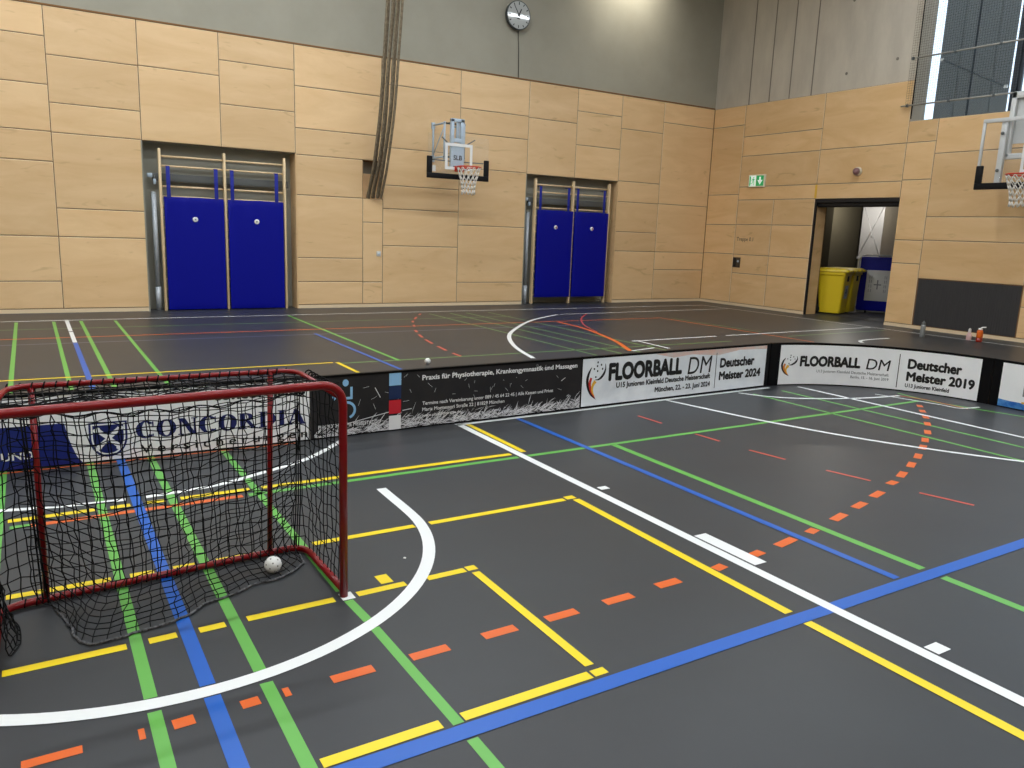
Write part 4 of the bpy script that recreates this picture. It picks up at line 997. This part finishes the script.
def grid_net(mb, nodes, r=.0026):
    nu, nv = len(nodes), len(nodes[0])
    for i in range(nu): mb.tube(nodes[i], r, 4, caps=False)
    for j in range(nv): mb.tube([nodes[i][j] for i in range(nu)], r, 4, caps=False)
def resample(pts, n):
    d = [0]
    for a, b in zip(pts[:-1], pts[1:]): d.append(d[-1]+(b-a).length)
    out = []
    for k in range(n):
        s = d[-1]*k/(n-1); i = 0
        while i < len(d)-2 and d[i+1] < s: i += 1
        u = (s-d[i])/max(1e-9, d[i+1]-d[i]); out.append(pts[i].lerp(pts[i+1], u))
    return out
NU, NV = 44, 18
topp = resample(arc_pts([(-W_, .0, H_-.03), (-.60, DTp, 1.0), (.65, DTp, 1.012), (W_, .0, H_-.03)], .10, 8), NU)
botp = resample(arc_pts([(-W_, .02, .045), (-W_, DBL+.01, .03), (W_, DB+.01, .03), (W_, .02, .045)], .13, 8), NU)
nodes = []
for i in range(NU):
    col = []
    out = Vector((0, 0, 0))
    cx = (topp[i]+botp[i])/2; out = Vector((cx.x*.35 if abs(cx.x) > .55 else 0, .55 if cx.y > .45 else 0, 0))
    for j in range(NV):
        u = j/(NV-1); p = topp[i].lerp(botp[i], u)
        p += out*.05*math.sin(PI*u)
        edge = 0 if j in (0, NV-1) or i in (0, NU-1) else 1
        p += Vector((rn.gauss(0, .004), rn.gauss(0, .004), rn.gauss(0, .005)))*edge
        p.z -= .02*math.sin(PI*u)*math.sin(i*.9)*edge*.5
        col.append(p)
    nodes.append(col)
b_ = MB(); grid_net(b_, nodes)
nodes = []
for i in range(27):
    x = lerp(-W_+.03, W_-.03, i/26); col = []
    for j in range(12):
        v = j/11; y = lerp(0, DTp, v); sag = .028*math.sin(PI*v)*(.8+.4*math.sin(i*.7))
        col.append(Vector((x+rn.gauss(0, .005), y+rn.gauss(0, .004), lerp(H_, 1.0, v)-sag+rn.gauss(0, .004))))
    nodes.append(col)
grid_net(b_, nodes)
# lashing loops round the rear bars
for i in range(27):
    x = lerp(-.6, .6, i/26)
    for (yy, zz, rr) in ((DTp, 1.012, .0145), (db(x), .02, .0195)):
        b_.tube([(x+.004*math.sin(k), yy+rr*math.cos(2*PI*k/8), max(.002, zz+rr*math.sin(2*PI*k/8))) for k in range(8)], .0035, 4, closed=True)
for sx in (-1, 1):
    for k in range(9):
        y = .08+k*.055
        b_.tube([(sx*W_+.0185*math.cos(2*PI*q/8), y, 1.0+.0185*math.sin(2*PI*q/8)) for q in range(8)], .004, 4, closed=True)
b_.build('net', M['net_black'], t)
# catch net that hangs inside and lies out on the floor
edge_pts = [(-.49, .49), (-.465, .38), (-.44, .26), (-.415, .10), (-.36, .03), (-.26, .05), (-.135, .077), (.01, .11), (.11, .21), (.23, .235), (.36, .315), (.46, .31), (.56, .36), (.64, .45), (.655, .56)]
ed = resample([Vector((x, y, .006)) for x, y in edge_pts], 30)
nodes = []
for i in range(30):
    f = i/29; xt = lerp(-.62, .62, f); e = ed[i]
    xb = lerp(-.56, .62, f)
    topz = .925+.008*math.cos(f*PI*14)-.03*math.sin(PI*f)
    key = [Vector((xt, .40, topz)), Vector((lerp(xt, xb, .4), .47, .62)), Vector((lerp(xt, xb, .8), db(xb)-.08, .28)), Vector((xb, db(xb)-.04, .085)), Vector((lerp(xb, e.x, .35), lerp(db(xb)-.055, e.y, .25), .035)), Vector((lerp(xb, e.x, .7), lerp(db(xb)-.06, e.y, .6), .016)), e]
    pts = resample(smooth(key, 5), 26)
    for j in range(1, 25): pts[j] += Vector((rn.gauss(0, .005), rn.gauss(0, .004), abs(rn.gauss(0, .003))))
    nodes.append(pts)
b_ = MB(); grid_net(b_, nodes, .0024)
# gathered strip inside the left side
nodes = []
for i in range(10):
    y = lerp(.12, .50, i/9); col = []
    for j in range(8):
        v = j/7; col.append(Vector((-.685+.07*v*math.sin(PI*(.15+.8*i/9))+rn.gauss(0, .004), y-.03*v+rn.gauss(0, .006), max(.006, .22*(1-v)**1.5+rn.gauss(0, .003)))))
    nodes.append(col)
grid_net(b_, nodes, .0026)
for k in range(2):
    b_.tube([(-.56+.012*k, .47-.01*k, .93), (-.545+.010*k, .50, .6), (-.54+.012*k, .52, .3), (-.53+.02*k, .5, .03)], .004, 5)
for k in range(3): b_.tube([(.665-.012*k, .56, .97), (.672-.010*k, .585, .6), (.675-.012*k, .60, .3), (.66-.012*k, .60, .04)], .0036, 5)
b_.build('catch_net', M['net_black'], t)
b_ = MB(); b_.tube([v+Vector((rn.gauss(0, .003), rn.gauss(0, .003), .002)) for v in resample(ed, 60)], .006, 6)
b_.build('bottom_cord', M['cord'], t)
b_ = MB()
for zz, yy, am in ((.925, .40, .008), (.93, .36, .012)):
    b_.tube([(lerp(-.64, .64, k/60), yy, zz+am*math.cos(k/60*PI*13)-.03*math.sin(PI*k/60)) for k in range(61)], .0032, 5)
b_.build('top_cord', M['net_black'], t)

# ---- floorballs
def floorball(label, loc, r):
    b_ = MB(); bm = bmesh.new(); bmesh.ops.create_icosphere(bm, subdivisions=4, radius=r); b_.bm(bm, 0, None, True)
    g = (1+5**.5)/2; n = 26
    for k in range(n):
        z = 1-2*(k+.5)/n; a = 2*PI*k/g; d = Vector((math.sqrt(1-z*z)*math.cos(a), math.sqrt(1-z*z)*math.sin(a), z))
        u = d.orthogonal().normalized(); v = d.cross(u); hr = r*.10
        b_.add([d*(r*1.0)+(u*math.cos(2*PI*q/10)+v*math.sin(2*PI*q/10))*hr for q in range(10)], [tuple(range(10))], 1)
    o = b_.build('floorball', [M['ball'], M['hole']]); o.location = (loc[0], loc[1], r)
    return tag(o, label, 'ball', 'white floorballs')
floorball('white perforated floorball resting on the net inside the red goal', (.954, 3.797), .043)
floorball('white floorball on the far floor seen just above the charcoal board', (4.39, 9.25), .04)

# ---- a crumb of litter on the floor
b_ = MB(); bm = bmesh.new(); bmesh.ops.create_icosphere(bm, subdivisions=2, radius=.008)
for v in bm.verts: v.co = Vector((v.co.x*(1+.3*math.sin(900*v.co.y)), v.co.y*1.2, v.co.z*.4))
b_.bm(bm, 0, None, True); o = b_.build('paper_crumb', M['white']); o.location = (1.62, 3.66, .0032)
tag(o, 'tiny white paper crumb on the floor inside the white arc line', 'litter')
